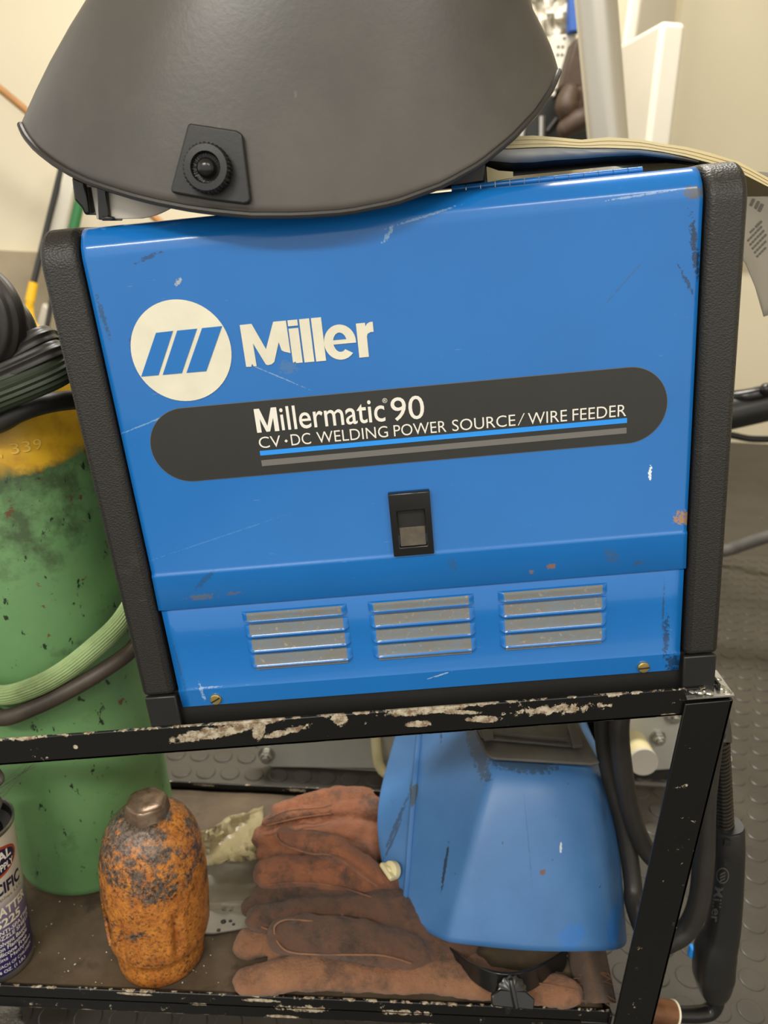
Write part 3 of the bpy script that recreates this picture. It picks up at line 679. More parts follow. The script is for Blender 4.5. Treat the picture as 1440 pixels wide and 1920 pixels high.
# print too small and blurred to read: short dark bars
mb = MB()
def bar(x, y, w, h, ang, yy=None):
    ca, sa = math.cos(math.radians(ang)), math.sin(math.radians(ang)); q = []
    for (u_, v_) in ((-w/2, -h/2), (w/2, -h/2), (w/2, h/2), (-w/2, h/2)):
        p = PY(x+u_*ca-v_*sa, y+u_*sa+v_*ca, .1745+.0255*(x-1400)/75 + .002); hh = tree.ray_cast(CW, ray(x+u_*ca-v_*sa, y+u_*sa+v_*ca))
        q.append((hh[0] if hh[0] else p)-ray(x, y)*.0012)
    mb.add(q, [(0, 1, 2, 3)])
for (x, y, w, h, a) in ((1411, 349, 4, 8, 30), (1419, 352, 4, 9, 30), (1427, 356, 6, 12, 25), (1437, 361, 8, 11, 20), (1411, 379, 5, 14, 25), (1420, 384, 5, 15, 25), (1427, 389, 6, 15, 25), (1423, 420, 16, 4, -45), (1411, 432, 12, 3, -45)): bar(x, y, w, h, a)
for r_ in range(5):
    for c_ in range(6):
        x = 1404+c_*4.6+r_*4.2; y = 450-c_*4.8+r_*7.5
        if 1400 < x < 1437: bar(x, y, 5, 3.6, -46)
build('print_lines', mb, 'print_grey', leaf, fix=False, flat=True)

# ------------------------------------------------------------------ gas cylinder and the leads on it
CT = math.radians(5.6)
cyl = thing('gas_cylinder', 'rust-spotted green gas cylinder with yellow shoulder leaning behind the left rail', 'gas cylinder', (-.140, .190, .1112), (0, -CT, 0))
mb = MB(); prof = [(.070, .001), (.080, .003), (.0865, .010), (.088, .018), (.088, .25), (.088, .496), (.0872, .512), (.0845, .530), (.0790, .550), (.0705, .568), (.058, .584), (.044, .595), (.036, .600), (.034, .606), (.034, .625), (.026, .627)]
mb.lathe(prof, 96, ROOT[cyl.name].inverted()); cbody = build('cylinder_body', mb, 'cylinder_paint', cyl, ang=60)
CM = ROOT[cyl.name].inverted()
mb = MB(); mb.lathe([(.016, .627), (.016, .66), (.010, .662), (.010, .70), (.022, .702), (.022, .712), (.002, .714)], 24, CM); build('valve', mb, 'brass', cyl)
# stamped number on the shoulder, raised
def onc(u, v): return CM @ Vector(((.0884)*math.cos(u), .0884*math.sin(u), v))
stamp = MB(); a0 = -PI/2-.06
for k, ch in enumerate('S274.339'):
    aa_ = a0+k*.105; text_mb(ch, (aa_, .5005+(.002 if ch != '.' else 0), aa_+(.075 if ch != '.' else .02), .512 if ch != '.' else .5040), lambda u, v: CM @ Vector((.0888*math.cos(u), .0888*math.sin(u), v)), stamp, bold=.0)
build('stamped_number', stamp, 'yellow_paint', cbody, fix=False)
def around(p, rad, n, step=-.42, dz=0.0):
    # carry a hose on round the back of the cylinder from p
    q = ROOT[cyl.name] @ p; a = math.atan2(q.y, q.x)
    return [CM @ Vector((rad*math.cos(a+step*k), rad*math.sin(a+step*k), q.z+dz*k)) for k in range(n, 0, -1)]
def ribbed(k, d, flat_=1.0, rot=0.0):
    def f(w):
        r = 1+d*math.cos(k*w); u, v = r*math.cos(w), r*math.sin(w)*flat_; return (u*math.cos(rot)-v*math.sin(rot), u*math.sin(rot)+v*math.cos(rot))
    return f
mb = MB(); mb.tube(around(PY(0, 1303, .086), .0985, 10, dz=.004)+[PY(x, y, Y) for x, y, Y in ((0, 1303, .086), (60, 1290, .086), (120, 1259, .092), (180, 1212, .104), (225, 1168, .128), (258, 1112, .165), (275, 1060, .20))], .0102, 72, sub=8, sect=ribbed(24, .05, .8))
build('gas_hose', mb, 'green_ribbed', label='pale green ribbed hose looped round the green cylinder', cat='hose')
mb = MB(); mb.tube(around(PY(0, 1346, .084), .0975, 10, dz=.004)+[PY(x, y, Y) for x, y, Y in ((0, 1346, .084), (70, 1324, .085), (140, 1289, .092), (200, 1253, .105), (245, 1220, .125), (275, 1180, .16))], .0092, 20, sub=8, sect=lambda w: (.85*math.cos(w), .85*math.sin(w)))
build('rubber_strap', mb, 'brown_strap', label='dark rubber strap round the cylinder just below the pale green hose', cat='strap')
# bundled lead hung over the cylinder neck
ld = thing('coiled_lead', 'folded bundle of thick black ribbed lead lying on the yellow cylinder shoulder', 'cable', PY(40, 700, .12))
def lead(name, pts, r, mat, sect=None, n=48): 
    mb = MB(); mb.tube([PY(x, y, Y) for x, y, Y in pts], r, n, sub=10, sect=sect); return build(name, mb, mat, ld)
lead('cable_loop', ((-60, 520, .13), (-30, 530, .10), (0, 560, .09), (14, 600, .088), (8, 640, .09), (-25, 680, .10), (-70, 710, .11)), .0135, 'black_hose', ribbed(10, .05))
lead('cable_loop', ((-40, 545, .125), (0, 565, .112), (32, 595, .104), (45, 630, .10), (38, 656, .10), (0, 690, .10), (-60, 722, .11)), .0105, 'black_hose', ribbed(12, .05))
lead('cable_loop', ((-60, 702, .105), (0, 672, .096), (40, 652, .094), (72, 636, .10), (88, 634, .115), (96, 646, .118), (88, 664, .108), (60, 684, .098), (0, 714, .094), (-60, 742, .10)), .0092, 'black_hose', ribbed(9, .08))
lead('cable_loop', ((-60, 728, .098), (0, 704, .089), (50, 682, .09), (95, 662, .098), (108, 660, .115)), .0092, 'black_hose', ribbed(9, .08))
lead('ribbed_sleeve', ((-60, 764, .094), (0, 738, .086), (50, 718, .088), (100, 696, .098), (130, 676, .116), (150, 658, .14)), .0135, 'dark_green_ribbed', ribbed(18, .05, .9), 72)
mb = MB(); mb.tube([PY(x, y, Y) for x, y, Y in ((-70, 818, .10), (0, 792, .096), (30, 775, .096), (65, 762, .104), (100, 754, .116), (140, 750, .135), (170, 752, .16))], .0085, 20, sub=8)
build('power_lead', mb, 'black_rubber', label='single smooth black cable under the folded bundle on the yellow shoulder', cat='cable')

# ------------------------------------------------------------------ orange cylinder cap
cp = thing('cylinder_cap', 'scuffed rusty orange steel cylinder cap standing on the shelf beside the gloves', 'cylinder cap', (-.0290, .050, .1112), (0, math.radians(-1.5), 0))
PM = ROOT[cp.name].inverted(); NA = 120
prof = [(.0415, 0), (.0425, .004), (.0428, .012), (.0428, .024), (.0440, .028), (.0478, .034), (.0495, .042), (.0502, .06), (.0506, .085), (.0505, .10), (.0500, .112), (.0492, .124), (.0474, .138), (.0438, .152), (.0380, .164), (.0310, .172), (.0240, .1775), (.0175, .1795), (.004, .180)]
pr2 = []
for (r0, z0), (r1, z1) in zip(prof, prof[1:]):
    for k in range(3): pr2.append((r0+(r1-r0)*k/3, z0+(z1-z0)*k/3))
pr2.append(prof[-1])
def adist(w, a): return abs((w-a+PI) % (2*PI)-PI)
def capr(w, z):
    f = 1.0
    for a in (-PI/2+.64, -PI/2-.42, -PI/2+.64+2.6):   # pressed ribs
        d = adist(w, a)
        if .040 < z < .096: f -= .085*math.exp(-(d/.05)**2)*min(1, (z-.040)/.008, (.096-z)/.008); f += .035*math.exp(-((d-.15)/.06)**2)*min(1, (z-.040)/.008, (.096-z)/.008)
    d = adist(w, -PI/2-.05)
    f += .03*math.exp(-(d/.40)**2-((z-.105)/.014)**2)
    return f
rs = []
for r, z in pr2: rs.append([PM @ Vector((r*capr(2*PI*k/NA, z)*math.cos(2*PI*k/NA), r*capr(2*PI*k/NA, z)*math.sin(2*PI*k/NA), z)) for k in range(NA)])
mb = MB(); base = 0
for r in rs: mb.v += r
for k in range(len(rs)-1):
    zc_ = (pr2[k][1]+pr2[k+1][1])/2
    for i in range(NA):
        w = 2*PI*(i+.5)/NA; hole = any((adist(w, a)/.20)**2+((zc_-.068)/.028)**2 < 1 for a in (PI+.64, .76))
        if not hole: mb.f.append([k*NA+i, k*NA+(i+1) % NA, (k+1)*NA+(i+1) % NA, (k+1)*NA+i]); mb.mi.append(0)
mb.f.append([(len(rs)-1)*NA+i for i in range(NA)]); mb.mi.append(0)
build('cap_shell', mb, 'rusty_orange', cp, solid=.004, solid_off=-1, ang=60)
mb = MB(); rs = []
for (r, z) in ((.0270, .166), (.0240, .173), (.0212, .178), (.0200, .1875), (.0188, .1915), (.0150, .193), (.006, .1925)):
    rs.append([PM @ Vector((r*math.cos(PI/6+PI/3*k+dk)*1, r*math.sin(PI/6+PI/3*k+dk), z)) for k in range(6) for dk in (-.14, .14)])
mb.rings(rs, False, True); build('hexagon_boss', mb, 'worn_boss', cp, bevel=.0015, seg=3, ang=50, label='worn bare metal hexagon boss')

# ------------------------------------------------------------------ spray can
can = thing('spray_can', 'white and purple anti-spatter aerosol can at the left end of the shelf', 'spray can', (-.1895, .036, .1112))
XC, YC, ZC = -.1895, .036, .1112; T_ = Matrix.Translation((XC, YC, ZC))
mb = MB(); mb.lathe([(.0315, .0), (.0328, .001), (.0330, .0035), (.0322, .006), (.0325, .0075), (.0325, .166), (.0322, .168)], 72, T_, cap1=False); cb = build('can_body', mb, 'can_label', can, ang=50)
mb = MB(); mb.lathe([(.0322, .166), (.0331, .1675), (.0333, .1705), (.0322, .172), (.0312, .1705), (.0308, .1665)], 72, T_, cap0=False, cap1=False); build('can_seam', mb, 'can_metal', can, label='bare metal top rim'); mb = MB(); mb.lathe([(.0318, -.0002), (.0333, .0008), (.0334, .004), (.0324, .0066)], 72, T_, cap0=False, cap1=False); build('can_seam', mb, 'can_metal', can, label='bare metal bottom seam')
mb = MB(); mb.lathe([(.0306, .1680), (.0300, .160), (.022, .156), (.016, .160), (.012, .166), (.012, .185), (.010, .188), (.001, .189)], 40, T_, cap0=False); build('spray_cap', mb, 'can_black', can)
mb = MB()
for k in range(14): mb.ball((XC+.004+random.uniform(-.016, .020), YC+random.uniform(-.012, .012), ZC+.205+random.uniform(-.012, .016)), (random.uniform(.006, .012),)*3, n=10, m=7)
mb.tube([Vector((XC, YC, ZC+.18)), Vector((XC+.002, YC, ZC+.2))], .009, 10, raw=True)
build('dusty_nozzle', mb, 'dust_grey', can, remesh=.002, label='nozzle buried in grey dust and cobweb')
mb = MB()
for k in range(9):
    a = Vector((XC+.015+random.uniform(0, .008), YC-.005, ZC+.20+random.uniform(-.012, .012))); b = PY(62+random.uniform(-14, 10), 1434+random.uniform(-4, 6), .085)
    m1 = a.lerp(b, .5)+Vector((0, 0, random.uniform(-.006, .002))); mb.tube([a, m1, b], .00016, 4, sub=4)
build('cobweb', mb, 'dust_grey', can)
def onk(zr):
    R_ = zr
    return lambda u, v: Vector((XC+R_*math.cos(u), YC+R_*math.sin(u), ZC+v))
AE = -PI/2+1.60                                     # right end of the visible lettering
def ctext(t, u1, wid, v0, v1, mat, bold=0, R_=.0328, name='lettering'):
    mb = text_mb(t, (u1-wid, v0, u1, v1), onk(R_), bold=bold)
    build(name, mb, mat, cb, fix=False)
ov = []
for k in range(56):
    a = 2*PI*k/56; ov.append((AE-1.02+1.04*math.cos(a), .1400+.0185*math.sin(a)))
mb = MB(); mb.add([onk(.03262)(u, v) for u, v in ov], [tuple(range(56))]); mb2 = MB(); mb2.add([onk(.03272)(AE-1.02+(u-AE+1.02)*.93, .1400+(v-.1400)*.83) for u, v in ov], [tuple(range(56))])
def bandpoly(kx, kz, R_):
    mb = MB(); N = 60; rows = []
    for i in range(N+1):
        u = -1+2*i/N; h = math.sqrt(max(0, 1-u*u)); rows.append((onk(R_)(AE-1.02+1.04*kx*u, .1400-.0185*kz*h), onk(R_)(AE-1.02+1.04*kx*u, .1400+.0185*kz*h)))
    mb.v = [p for r in rows for p in r]; mb.f = [[2*i, 2*i+2, 2*i+3, 2*i+1] for i in range(N)]; mb.mi = [0]*N; return mb
build('oval_border', bandpoly(1, 1, .03262), 'can_red', cb, fix=False); build('oval_panel', bandpoly(.92, .84, .03272), 'can_navy', cb, fix=False)
ctext('GENERAL', AE-.20, 1.62, .1400, .1505, 'white_ink', .03, .03285)
ctext('WELDING SUPPLY', AE-.16, 1.75, .1290, .1370, 'white_ink', .02, .03285)
ctext('PACIFIC', AE+.02, 1.35, .1030, .1170, 'can_navy', .035); 
ctext('Welding Supplies LLC', AE+.04, 1.9, .0955, .1005, 'print_grey')
ctext('ANTI-SPATTER', AE+.12, 2.1, .0780, .0890, 'cream_decal', .03)
ctext('S225', AE-.20, .80, .0650, .0755, 'cream_decal', .03)
ctext('ANTI-SPATTER', AE+.20, 1.25, .0570, .0620, 'white_ink', .01)
ctext('NOZZLE SHIELD', AE+.16, 1.35, .0505, .0555, 'white_ink', .01)
ctext('Solvent Based', AE-.06, 1.0, .0435, .0485, 'white_ink', .01); ctext('Non Flammable', AE-.03, 1.1, .0375, .0425, 'white_ink', .01); ctext('Silicone Free', AE-.09, 1.0, .0310, .0362, 'white_ink', .01)
ctext('Contains Methylene', AE+.10, 1.6, .0235, .0295, 'white_ink', .0); ctext('KEEP OUT OF REACH OF CHILDREN', AE+.06, 2.0, .0170, .0208, 'white_ink', .0)
ctext('NET WT. 16 OZ. (1 LB.)', AE-.28, 1.5, .0090, .0140, 'white_ink', .01)

# ------------------------------------------------------------------ leather gloves (fingers to the left)
def pz(l): return [PZ(x, y, z) for x, y, z in l]
def glove(name, label, mat, chains, blobs, seams, seam_mat='seam_orange'):
    t = thing(name, label, 'glove', PZ(640, 1650, .1112), group='leather welding gloves')
    mb = MB()
    for pts, r in chains: mb.capsule(pz(pts), r, flat=.74, wide=1.12)
    for c, rad, ang in blobs: mb.ball(PZ(*c), rad, Matrix.Rotation(ang, 3, 'Z'), 24, 14)
    h = build('glove_body', mb, mat, t, remesh=.0024)
    tx = bpy.data.textures.get('crumple') or bpy.data.textures.new('crumple', 'CLOUDS'); tx.noise_scale = .028; tx.noise_depth = 3
    md = h.modifiers.new('Displace', 'DISPLACE'); md.texture = tx; md.strength = .0085; md.mid_level = .5; md.texture_coords = 'LOCAL'
    tx = bpy.data.textures.get('wrinkle') or bpy.data.textures.new('wrinkle', 'CLOUDS'); tx.noise_scale = .008; tx.noise_depth = 2
    md = h.modifiers.new('Wrinkle', 'DISPLACE'); md.texture = tx; md.strength = .0022; md.mid_level = .5; md.texture_coords = 'LOCAL'
    if seams:
        mb = MB()
        for s_ in seams: mb.tube(pz(s_), .0008, 8, sub=6)
        build('seam', mb, seam_mat, t)
    return t
glove('work_glove', 'rust brown leather glove at the back of the pile, thumb folded over its palm', 'leather_rust',
    [([(520, 1518, .165), (590, 1500, .170), (680, 1494, .172)], [.0085, .0115, .014]),
     ([(500, 1540, .160), (560, 1524, .166), (625, 1516, .168), (700, 1515, .168)], [.007, .010, .0125, .015]),
     ([(497, 1570, .146), (560, 1568, .150), (660, 1560, .156)], [.0155, .0165, .019]),
     ([(535, 1566, .184), (585, 1578, .190), (632, 1590, .188), (672, 1613, .178), (712, 1642, .162), (760, 1672, .140)], [.0100, .0125, .0125, .0120, .0120, .013]),
     ([(505, 1640, .158), (560, 1634, .163), (640, 1640, .162), (720, 1658, .148), (790, 1690, .130)], [.0160, .0180, .0185, .018, .015]),
     ([(500, 1602, .140), (580, 1604, .145), (680, 1600, .15)], [.012, .0145, .017])],
    [((700, 1570, .146), (.050, .038, .018), 0), ((790, 1600, .136), (.055, .045, .018), 0)],
    [[(500, 1536, .168), (540, 1520, .176), (600, 1514, .180), (622, 1508, .180)], [(500, 1548, .166), (560, 1534, .174), (620, 1526, .177)], [(517, 1562, .190), (530, 1582, .186), (580, 1600, .193), (625, 1604, .199), (655, 1624, .194), (690, 1650, .180), (708, 1662, .170)],
     [(497, 1660, .160), (560, 1655, .170), (630, 1662, .171), (690, 1680, .164), (720, 1690, .156)]])
glove('work_glove', 'dark sooty brown leather glove in the middle of the pile', 'leather_dark',
    [([(488, 1678, .146), (540, 1676, .150), (640, 1668, .152)], [.0105, .0125, .015]),
     ([(472, 1698, .132), (520, 1706, .136), (600, 1704, .140)], [.0120, .0135, .015]),
     ([(493, 1722, .150), (540, 1716, .154), (640, 1706, .154), (700, 1712, .150)], [.0150, .0165, .0175, .020]),
     ([(536, 1754, .162), (580, 1752, .166), (640, 1758, .168), (700, 1768, .160), (760, 1782, .146), (830, 1800, .126)], [.0165, .0185, .0195, .019, .018, .012])],
    [((715, 1715, .142), (.050, .040, .019), 0), ((800, 1750, .132), (.055, .045, .018), 0)],
    [[(515, 1752, .170), (516, 1735, .176), (540, 1724, .180), (590, 1728, .178), (630, 1732, .176), (645, 1724, .172), (640, 1714, .174)],
     [(516, 1760, .168), (540, 1784, .172), (600, 1790, .176), (660, 1790, .176), (720, 1792, .170), (770, 1806, .158)],
     [(490, 1738, .160), (510, 1746, .16)]], 'leather_tan')
glove('work_glove', 'tan leather glove at the front bottom of the pile along the shelf edge', 'leather_tan',
    [([(466, 1768, .128), (510, 1764, .132), (600, 1760, .134)], [.0145, .0155, .017]),
     ([(468, 1838, .128), (520, 1828, .131), (600, 1822, .132), (700, 1822, .132), (800, 1830, .131), (900, 1842, .129), (1000, 1854, .127), (1068, 1862, .127)], [.0140, .0165, .0175, .018, .0165, .0150, .0140, .013])],
    [((760, 1800, .126), (.085, .024, .014), -.05), ((680, 1790, .126), (.045, .03, .013), 0)],
    [[(1000, 1842, .1395), (1040, 1848, .139), (1078, 1856, .138)]])
t = thing('glove_gauntlet', 'dark frayed brown leather cuff in the right corner of the lower shelf', 'glove', PZ(1110, 1830, .1112))
mb = MB(); rs = []
for k in range(9):
    a = k/8; rs.append([PZ(1062+22*a+p*70, 1770+110*a, .1135+.024*math.sin(q*PI)*(1-.15*math.sin(p*9))) for p, q in [(i/24, i/24) for i in range(25)]])
mb.rings(rs, False, False, closed=False); build('cuff', mb, 'leather_back', t, solid=.002, ang=180)
mb = MB()
for k in range(40):
    p = PZ(1085+random.uniform(0, 60), 1850+random.uniform(-30, 32), .128); mb.tube([p, p+Vector((random.uniform(-.012, .012), random.uniform(-.010, -.001), random.uniform(0, .006)))], .0003, 4, raw=True)
build('frayed_edge', mb, 'leather_tan', t)

# ------------------------------------------------------------------ packaging left of the gloves
rows = []
random.seed(11)
def crumple(name, quad, nx, ny, z0, amp, mat, label, cat, solid=.0003):
    mb = MB(); rows = []
    (ax, ay), (bx, by), (cx_, cy_), (dx, dy) = quad
    for j in range(ny+1):
        v = j/ny; r = []
        for i in range(nx+1):
            u_ = i/nx; x = (ax*(1-u_)+bx*u_)*(1-v)+(dx*(1-u_)+cx_*u_)*v; y = (ay*(1-u_)+by*u_)*(1-v)+(dy*(1-u_)+cy_*u_)*v
            jt = amp/.034*2.6; x += random.uniform(-jt, jt); y += random.uniform(-jt, jt)*.8+jt*1.2*math.sin(9*u_)*(1-v)
            r.append(PZ(x, y, z0+amp*(.5+.5*math.sin(3.1*u_+5*v+1))*random.uniform(.5, 1)))
        rows.append(r)
    mb.rings(rows, False, False, closed=False); return build(name, mb, mat, solid=solid, ang=25, label=label, cat=cat)
crumple('plastic_bag', ((370, 1560), (492, 1508), (496, 1610), (384, 1622)), 16, 11, .114, .034, 'clear_film', 'crumpled yellowish clear plastic bag between the orange cap and the gloves', 'bag')
crumple('plastic_sleeve', ((372, 1600), (500, 1612), (482, 1710), (384, 1704)), 8, 6, .1135, .008, 'clear_sheet', 'flat smoky clear plastic sleeve lying below the crumpled bag', 'packaging')
mb = MB(); mb.prism([PZ(x, y, .1125) for x, y in ((380, 1696), (478, 1690), (484, 1738), (400, 1752), (380, 1752))], (0, 0, .0025)); st = build('packing_strip', mb, 'plastic_strip', bevel=.0006, label='pale grey perforated strip lying flat between orange cap and gloves', cat='strip')
mb = MB()
for x, y, r in ((420, 1704, .0028), (433, 1706, .0018), (436, 1702, .0018), (419, 1728, .0030), (432, 1727, .0020), (438, 1733, .0018), (410, 1744, .0022)):
    c = PZ(x, y, .1151); mb.lathe([(r, 0), (r*.8, .0004)], 10, Matrix.Translation(c))
build('punched_mark', mb, 'dark_recess', st)
mb = MB(); random.seed(5)
for k in range(70):
    x = random.uniform(60, 470) if k < 55 else random.uniform(470, 1060); y = random.uniform(1690, 1846) if k < 55 else random.uniform(1840, 1866)
    s_ = random.uniform(.00025, .0007); mb.ball(PZ(x, y, .1117), (s_*random.uniform(.7, 2), s_, s_*.6), Matrix.Rotation(random.uniform(0, 3), 3, 'Z'), 6, 4)
build('shelf_crumbs', mb, 'cream_decal', kind='stuff', label='pale crumbs and flakes scattered over the grimy shelf', cat='debris')

# ------------------------------------------------------------------ blue helmet on the lower shelf
bh = thing('welding_helmet', 'scuffed blue welding helmet lying on the gloves on the lower shelf', 'helmet', Vector((.33, .12, .1112)))
R0 = [(747, 1722, .085), (757, 1706, .078), (798, 1750, .055), (842, 1767, .034), (1000, 1787, .022), (1158, 1782, .034), (1184, 1768, .075)]
R1 = [(722, 1650, .115), (763, 1650, .105), (815, 1670, .080), (862, 1680, .055), (1005, 1690, .046), (1150, 1690, .056), (1178, 1680, .095)]
R2 = [(704, 1560, .155), (769, 1565, .140), (835, 1575, .108), (888, 1570, .084), (1010, 1575, .076), (1133, 1575, .085), (1169, 1565, .13)]
R3 = [(710, 1492, .192), (776, 1482, .175), (858, 1480, .140), (918, 1455, .118), (1015, 1462, .108), (1118, 1465, .118), (1152, 1455, .165)]
R4 = [(722, 1445, .215), (780, 1432, .200), (866, 1432, .160), (925, 1426, .136), (1015, 1436, .128), (1108, 1444, .136), (1140, 1430, .185)]
R5 = [(738, 1388, .250), (786, 1375, .235), (846, 1375, .205), (888, 1366, .190), (990, 1363, .190), (1082, 1358, .192), (1108, 1368, .22)]
R6 = [(752, 1340, .275), (792, 1322, .262), (850, 1318, .25), (890, 1316, .245), (990, 1312, .245), (1075, 1308, .245), (1095, 1320, .262)]
grid = [[PY(*p) for p in r] for r in (R0, R1, R2, R3, R4, R5, R6)]
for r in grid: r.append(r[-1]+Vector((.004, .055, -.022)))
mb = MB(); mb.rings(grid, False, False, closed=False)
hs = build('shell', mb, 'helmet_blue', bh, solid=.0028, solid_off=-1, sub=3, fix=False)
me = hs.data; cr = me.attributes.new('crease_edge', 'FLOAT', 'EDGE'); nC = 8
def vid(r, c): return r*nC+c
crease = {}
for r in range(6): crease[frozenset((vid(r, 1), vid(r+1, 1)))] = .85; 
for r in range(6): crease[frozenset((vid(r, 3), vid(r+1, 3)))] = .5; crease[frozenset((vid(r, 5), vid(r+1, 5)))] = .4
for c in range(2, 6): crease[frozenset((vid(4, c), vid(4, c+1)))] = 1.0
for r in range(4, 6): crease[frozenset((vid(r, 3), vid(r+1, 3)))] = 1.0; crease[frozenset((vid(r, 5), vid(r+1, 5)))] = 1.0
for c in range(7): crease[frozenset((vid(0, c), vid(0, c+1)))] = 1.0
for r in range(6): crease[frozenset((vid(r, 0), vid(r+1, 0)))] = .6
try:
    ca_ = me.attributes.get('crease_edge')
    for e in me.edges: ca_.data[e.index].value = crease.get(frozenset(e.vertices), 0.0)
except Exception: pass
# bright bend line between side panel and front
mb = MB(); mb.tube([grid[r][1]+Vector((0, -.0022, .0012)) for r in range(7)], [.003, .003, .0032, .0034, .0034, .0036, .0036], 8, sub=8); build('bend_rib', mb, 'helmet_blue', bh)
# lens frame
zl = grid[5][4].z
def LP(x, y, dz=0): return PZ(x, y, zl+.003+dz)
mb = MB(); mb.prism([LP(*p) for p in ((884, 1358), (897, 1390), (912, 1420), (925, 1426), (1108, 1437), (1124, 1434), (1105, 1400), (1080, 1352))], (0, 0, .0035)); lf = build('lens_frame', mb, 'lens_grey', bh, bevel=.0015, seg=3, label='dull grey lens holder frame')
mb = MB(); mb.prism([LP(*p, .0035) for p in ((892, 1364), (902, 1385), (928, 1390), (1060, 1402), (1088, 1402), (1070, 1356))], (0, 0, .003)); build('lens_cover', mb, 'lens_grey', lf, bevel=.0012)
mb = MB(); mb.tube([LP(905, 1378, .008), LP(930, 1372, .009), LP(990, 1379, .009), (LP(1062, 1385, .009))], .0016, 8, sub=6); mb.prism([LP(*p, .0065) for p in ((900, 1370), (920, 1367), (925, 1388), (908, 1390))], (0, 0, .005)); mb.prism([LP(*p, .0065) for p in ((1062, 1362), (1078, 1364), (1092, 1402), (1074, 1404))], (0, 0, .005)); build('lens_clip', mb, 'lens_grey', lf, bevel=.001)
# cream wing nut on the side
gp = PY(737, 1632, .112); nr = Vector((-.72, -.55, .42)).normalized(); Mx = Matrix.Translation(gp) @ Vector((0, 0, 1)).rotation_difference(nr).to_matrix().to_4x4()
mb = MB(); mb.lathe([(.0095, -.002), (.0100, .002), (.0098, .005), (.0080, .006), (.001, .006)], 28, Mx); wn = build('wing_nut', mb, 'cream_plastic', bh, label='cream plastic wing nut')
mb = MB(); mb.box(-.0025, .0025, -.0105, .0105, .005, .013, T=Mx @ Matrix.Rotation(.5, 4, 'Z')); mb.lathe([(.005, .004), (.0045, .010), (.001, .0105)], 20, Mx); build('wing', mb, 'cream_plastic', wn, bevel=.0018, seg=3)
# headgear sticking out under the chin
mb = MB(); band = []
for k in range(25):
    t = k/24; a = math.pi*t; x = 828+236*t; yb = 1778+82*math.sin(a)**.9+ (18*t); Y = .050-.058*math.sin(a)
    ytop = 1765+55*math.sin(a)**.9+14*t
    A_ = PY(x, ytop, Y); B_ = PY(x+2, yb, Y-.003); band.append([A_, B_, B_+Vector((0, .003, 0)), A_+Vector((0, .003, 0))])
mb.rings(band); hb = build('headband', mb, 'black_gloss', bh, bevel=.0006, label='glossy black headgear strap')
mb = MB(); mb.prism([PY(x, y, .050) for x, y in ((826, 1768), (852, 1772), (843, 1822), (822, 1806))], (0, .006, 0)); build('strap_slide', mb, 'black_plastic', bh, bevel=.001); mb = MB(); mb.prism([PY(x, y, .046) for x, y in ((1046, 1800), (1066, 1792), (1062, 1812), (1042, 1850))], (0, .006, 0)); build('strap_slide', mb, 'black_plastic', bh, bevel=.001)
mb = MB(); mb.prism([PY(x, y, .060) for x, y in ((797, 1740), (838, 1762), (824, 1800), (810, 1782))], (0, .01, 0)); build('comfort_band', mb, 'cream_plastic', bh, bevel=.002, label='cream headgear band')
kc = PY(958, 1858, -.014); Mx = Matrix.Translation(kc) @ Vector((0, 0, 1)).rotation_difference(Vector((.1, -.75, .65)).normalized()).to_matrix().to_4x4()
mb = MB(); mb.lathe([(.013, -.004), (.014, 0), (.0135, .005), (.009, .0065), (.001, .007)], 60, Mx, lambda w, z: 1+.05*math.cos(14*w)); kb = build('ratchet_knob', mb, 'black_gloss', bh)
mb = MB(); mb.prism([Mx @ Vector(p) for p in ((-.019, -.012, .002), (.020, -.013, .002), (.021, -.004, .002), (.012, .002, .002), (-.012, .002, .002), (-.020, -.003, .002))], (Mx.to_3x3() @ Vector((0, 0, .005)))); mb.box(-.002, .002, -.013, .012, .005, .011, T=Mx @ Matrix.Rotation(.25, 4, 'Z')); mb.prism([PY(x, y, -.016) for x, y in ((944, 1880), (965, 1880), (958, 1903), (946, 1903))], (0, .003, 0)); build('knob_wing', mb, 'black_gloss', kb, bevel=.0012)

# ------------------------------------------------------------------ welding gun hung behind the right post
gun = thing('welding_gun', 'black welding gun hanging by its spring and thick cable behind the right post', 'welding gun', PY(1345, 1880, .07))
def pyl(l): return [PY(x, y, Y) for x, y, Y in l]
mb = MB(); P_ = pyl([(1366, 1547, .065), (1368, 1580, .065), (1366, 1640, .064), (1361, 1700, .063), (1353, 1750, .062), (1341, 1785, .061), (1338, 1825, .060), (1340, 1855, .060), (1343, 1872, .060)])
mb.tube(P_, [.0130, .0136, .0140, .0150, .0168, .0205, .0205, .0155, .009], 28, sub=8, sect=lambda w: (math.copysign(abs(math.cos(w))**.8, math.cos(w))*.95, math.copysign(abs(math.sin(w))**.8, math.sin(w))), up=(0, 1, 0))
hd = build('gun_handle', mb, 'black_plastic', gun)
mb = MB(); a_, b_ = PY(1366, 1549, .065), PY(1368, 1600, .065); mb.tube([a_, a_.lerp(b_, .1), a_.lerp(b_, .8), b_], [.0136, .0146, .0146, .0138], 24, raw=True); build('handle_collar', mb, 'black_rubber', gun, ang=50)
c_ = PY(1363, 1580, .049); mb = MB(); mb.box(c_.x-.003, c_.x+.003, c_.y-.0015, c_.y+.002, c_.z-.003, c_.z+.003); build('clip_slot', mb, 'black_void', hd, bevel=.0006)
hv = []
def handle_map(px0, py0, px1, py1, wd):
    # lettering runs down the handle
    a = Vector((px1-px0, py1-py0)); L = a.length; a /= L; b = Vector((a.y, -a.x))
    def f(u, v):
        px = px0+a.x*u*L+b.x*v*wd; py = py0+a.y*u*L+b.y*v*wd
        h = htree.ray_cast(CW, ray(px, py)); p = h[0] if h[0] else PY(px, py, .05)
        return p-ray(px, py)*.0012
    return f
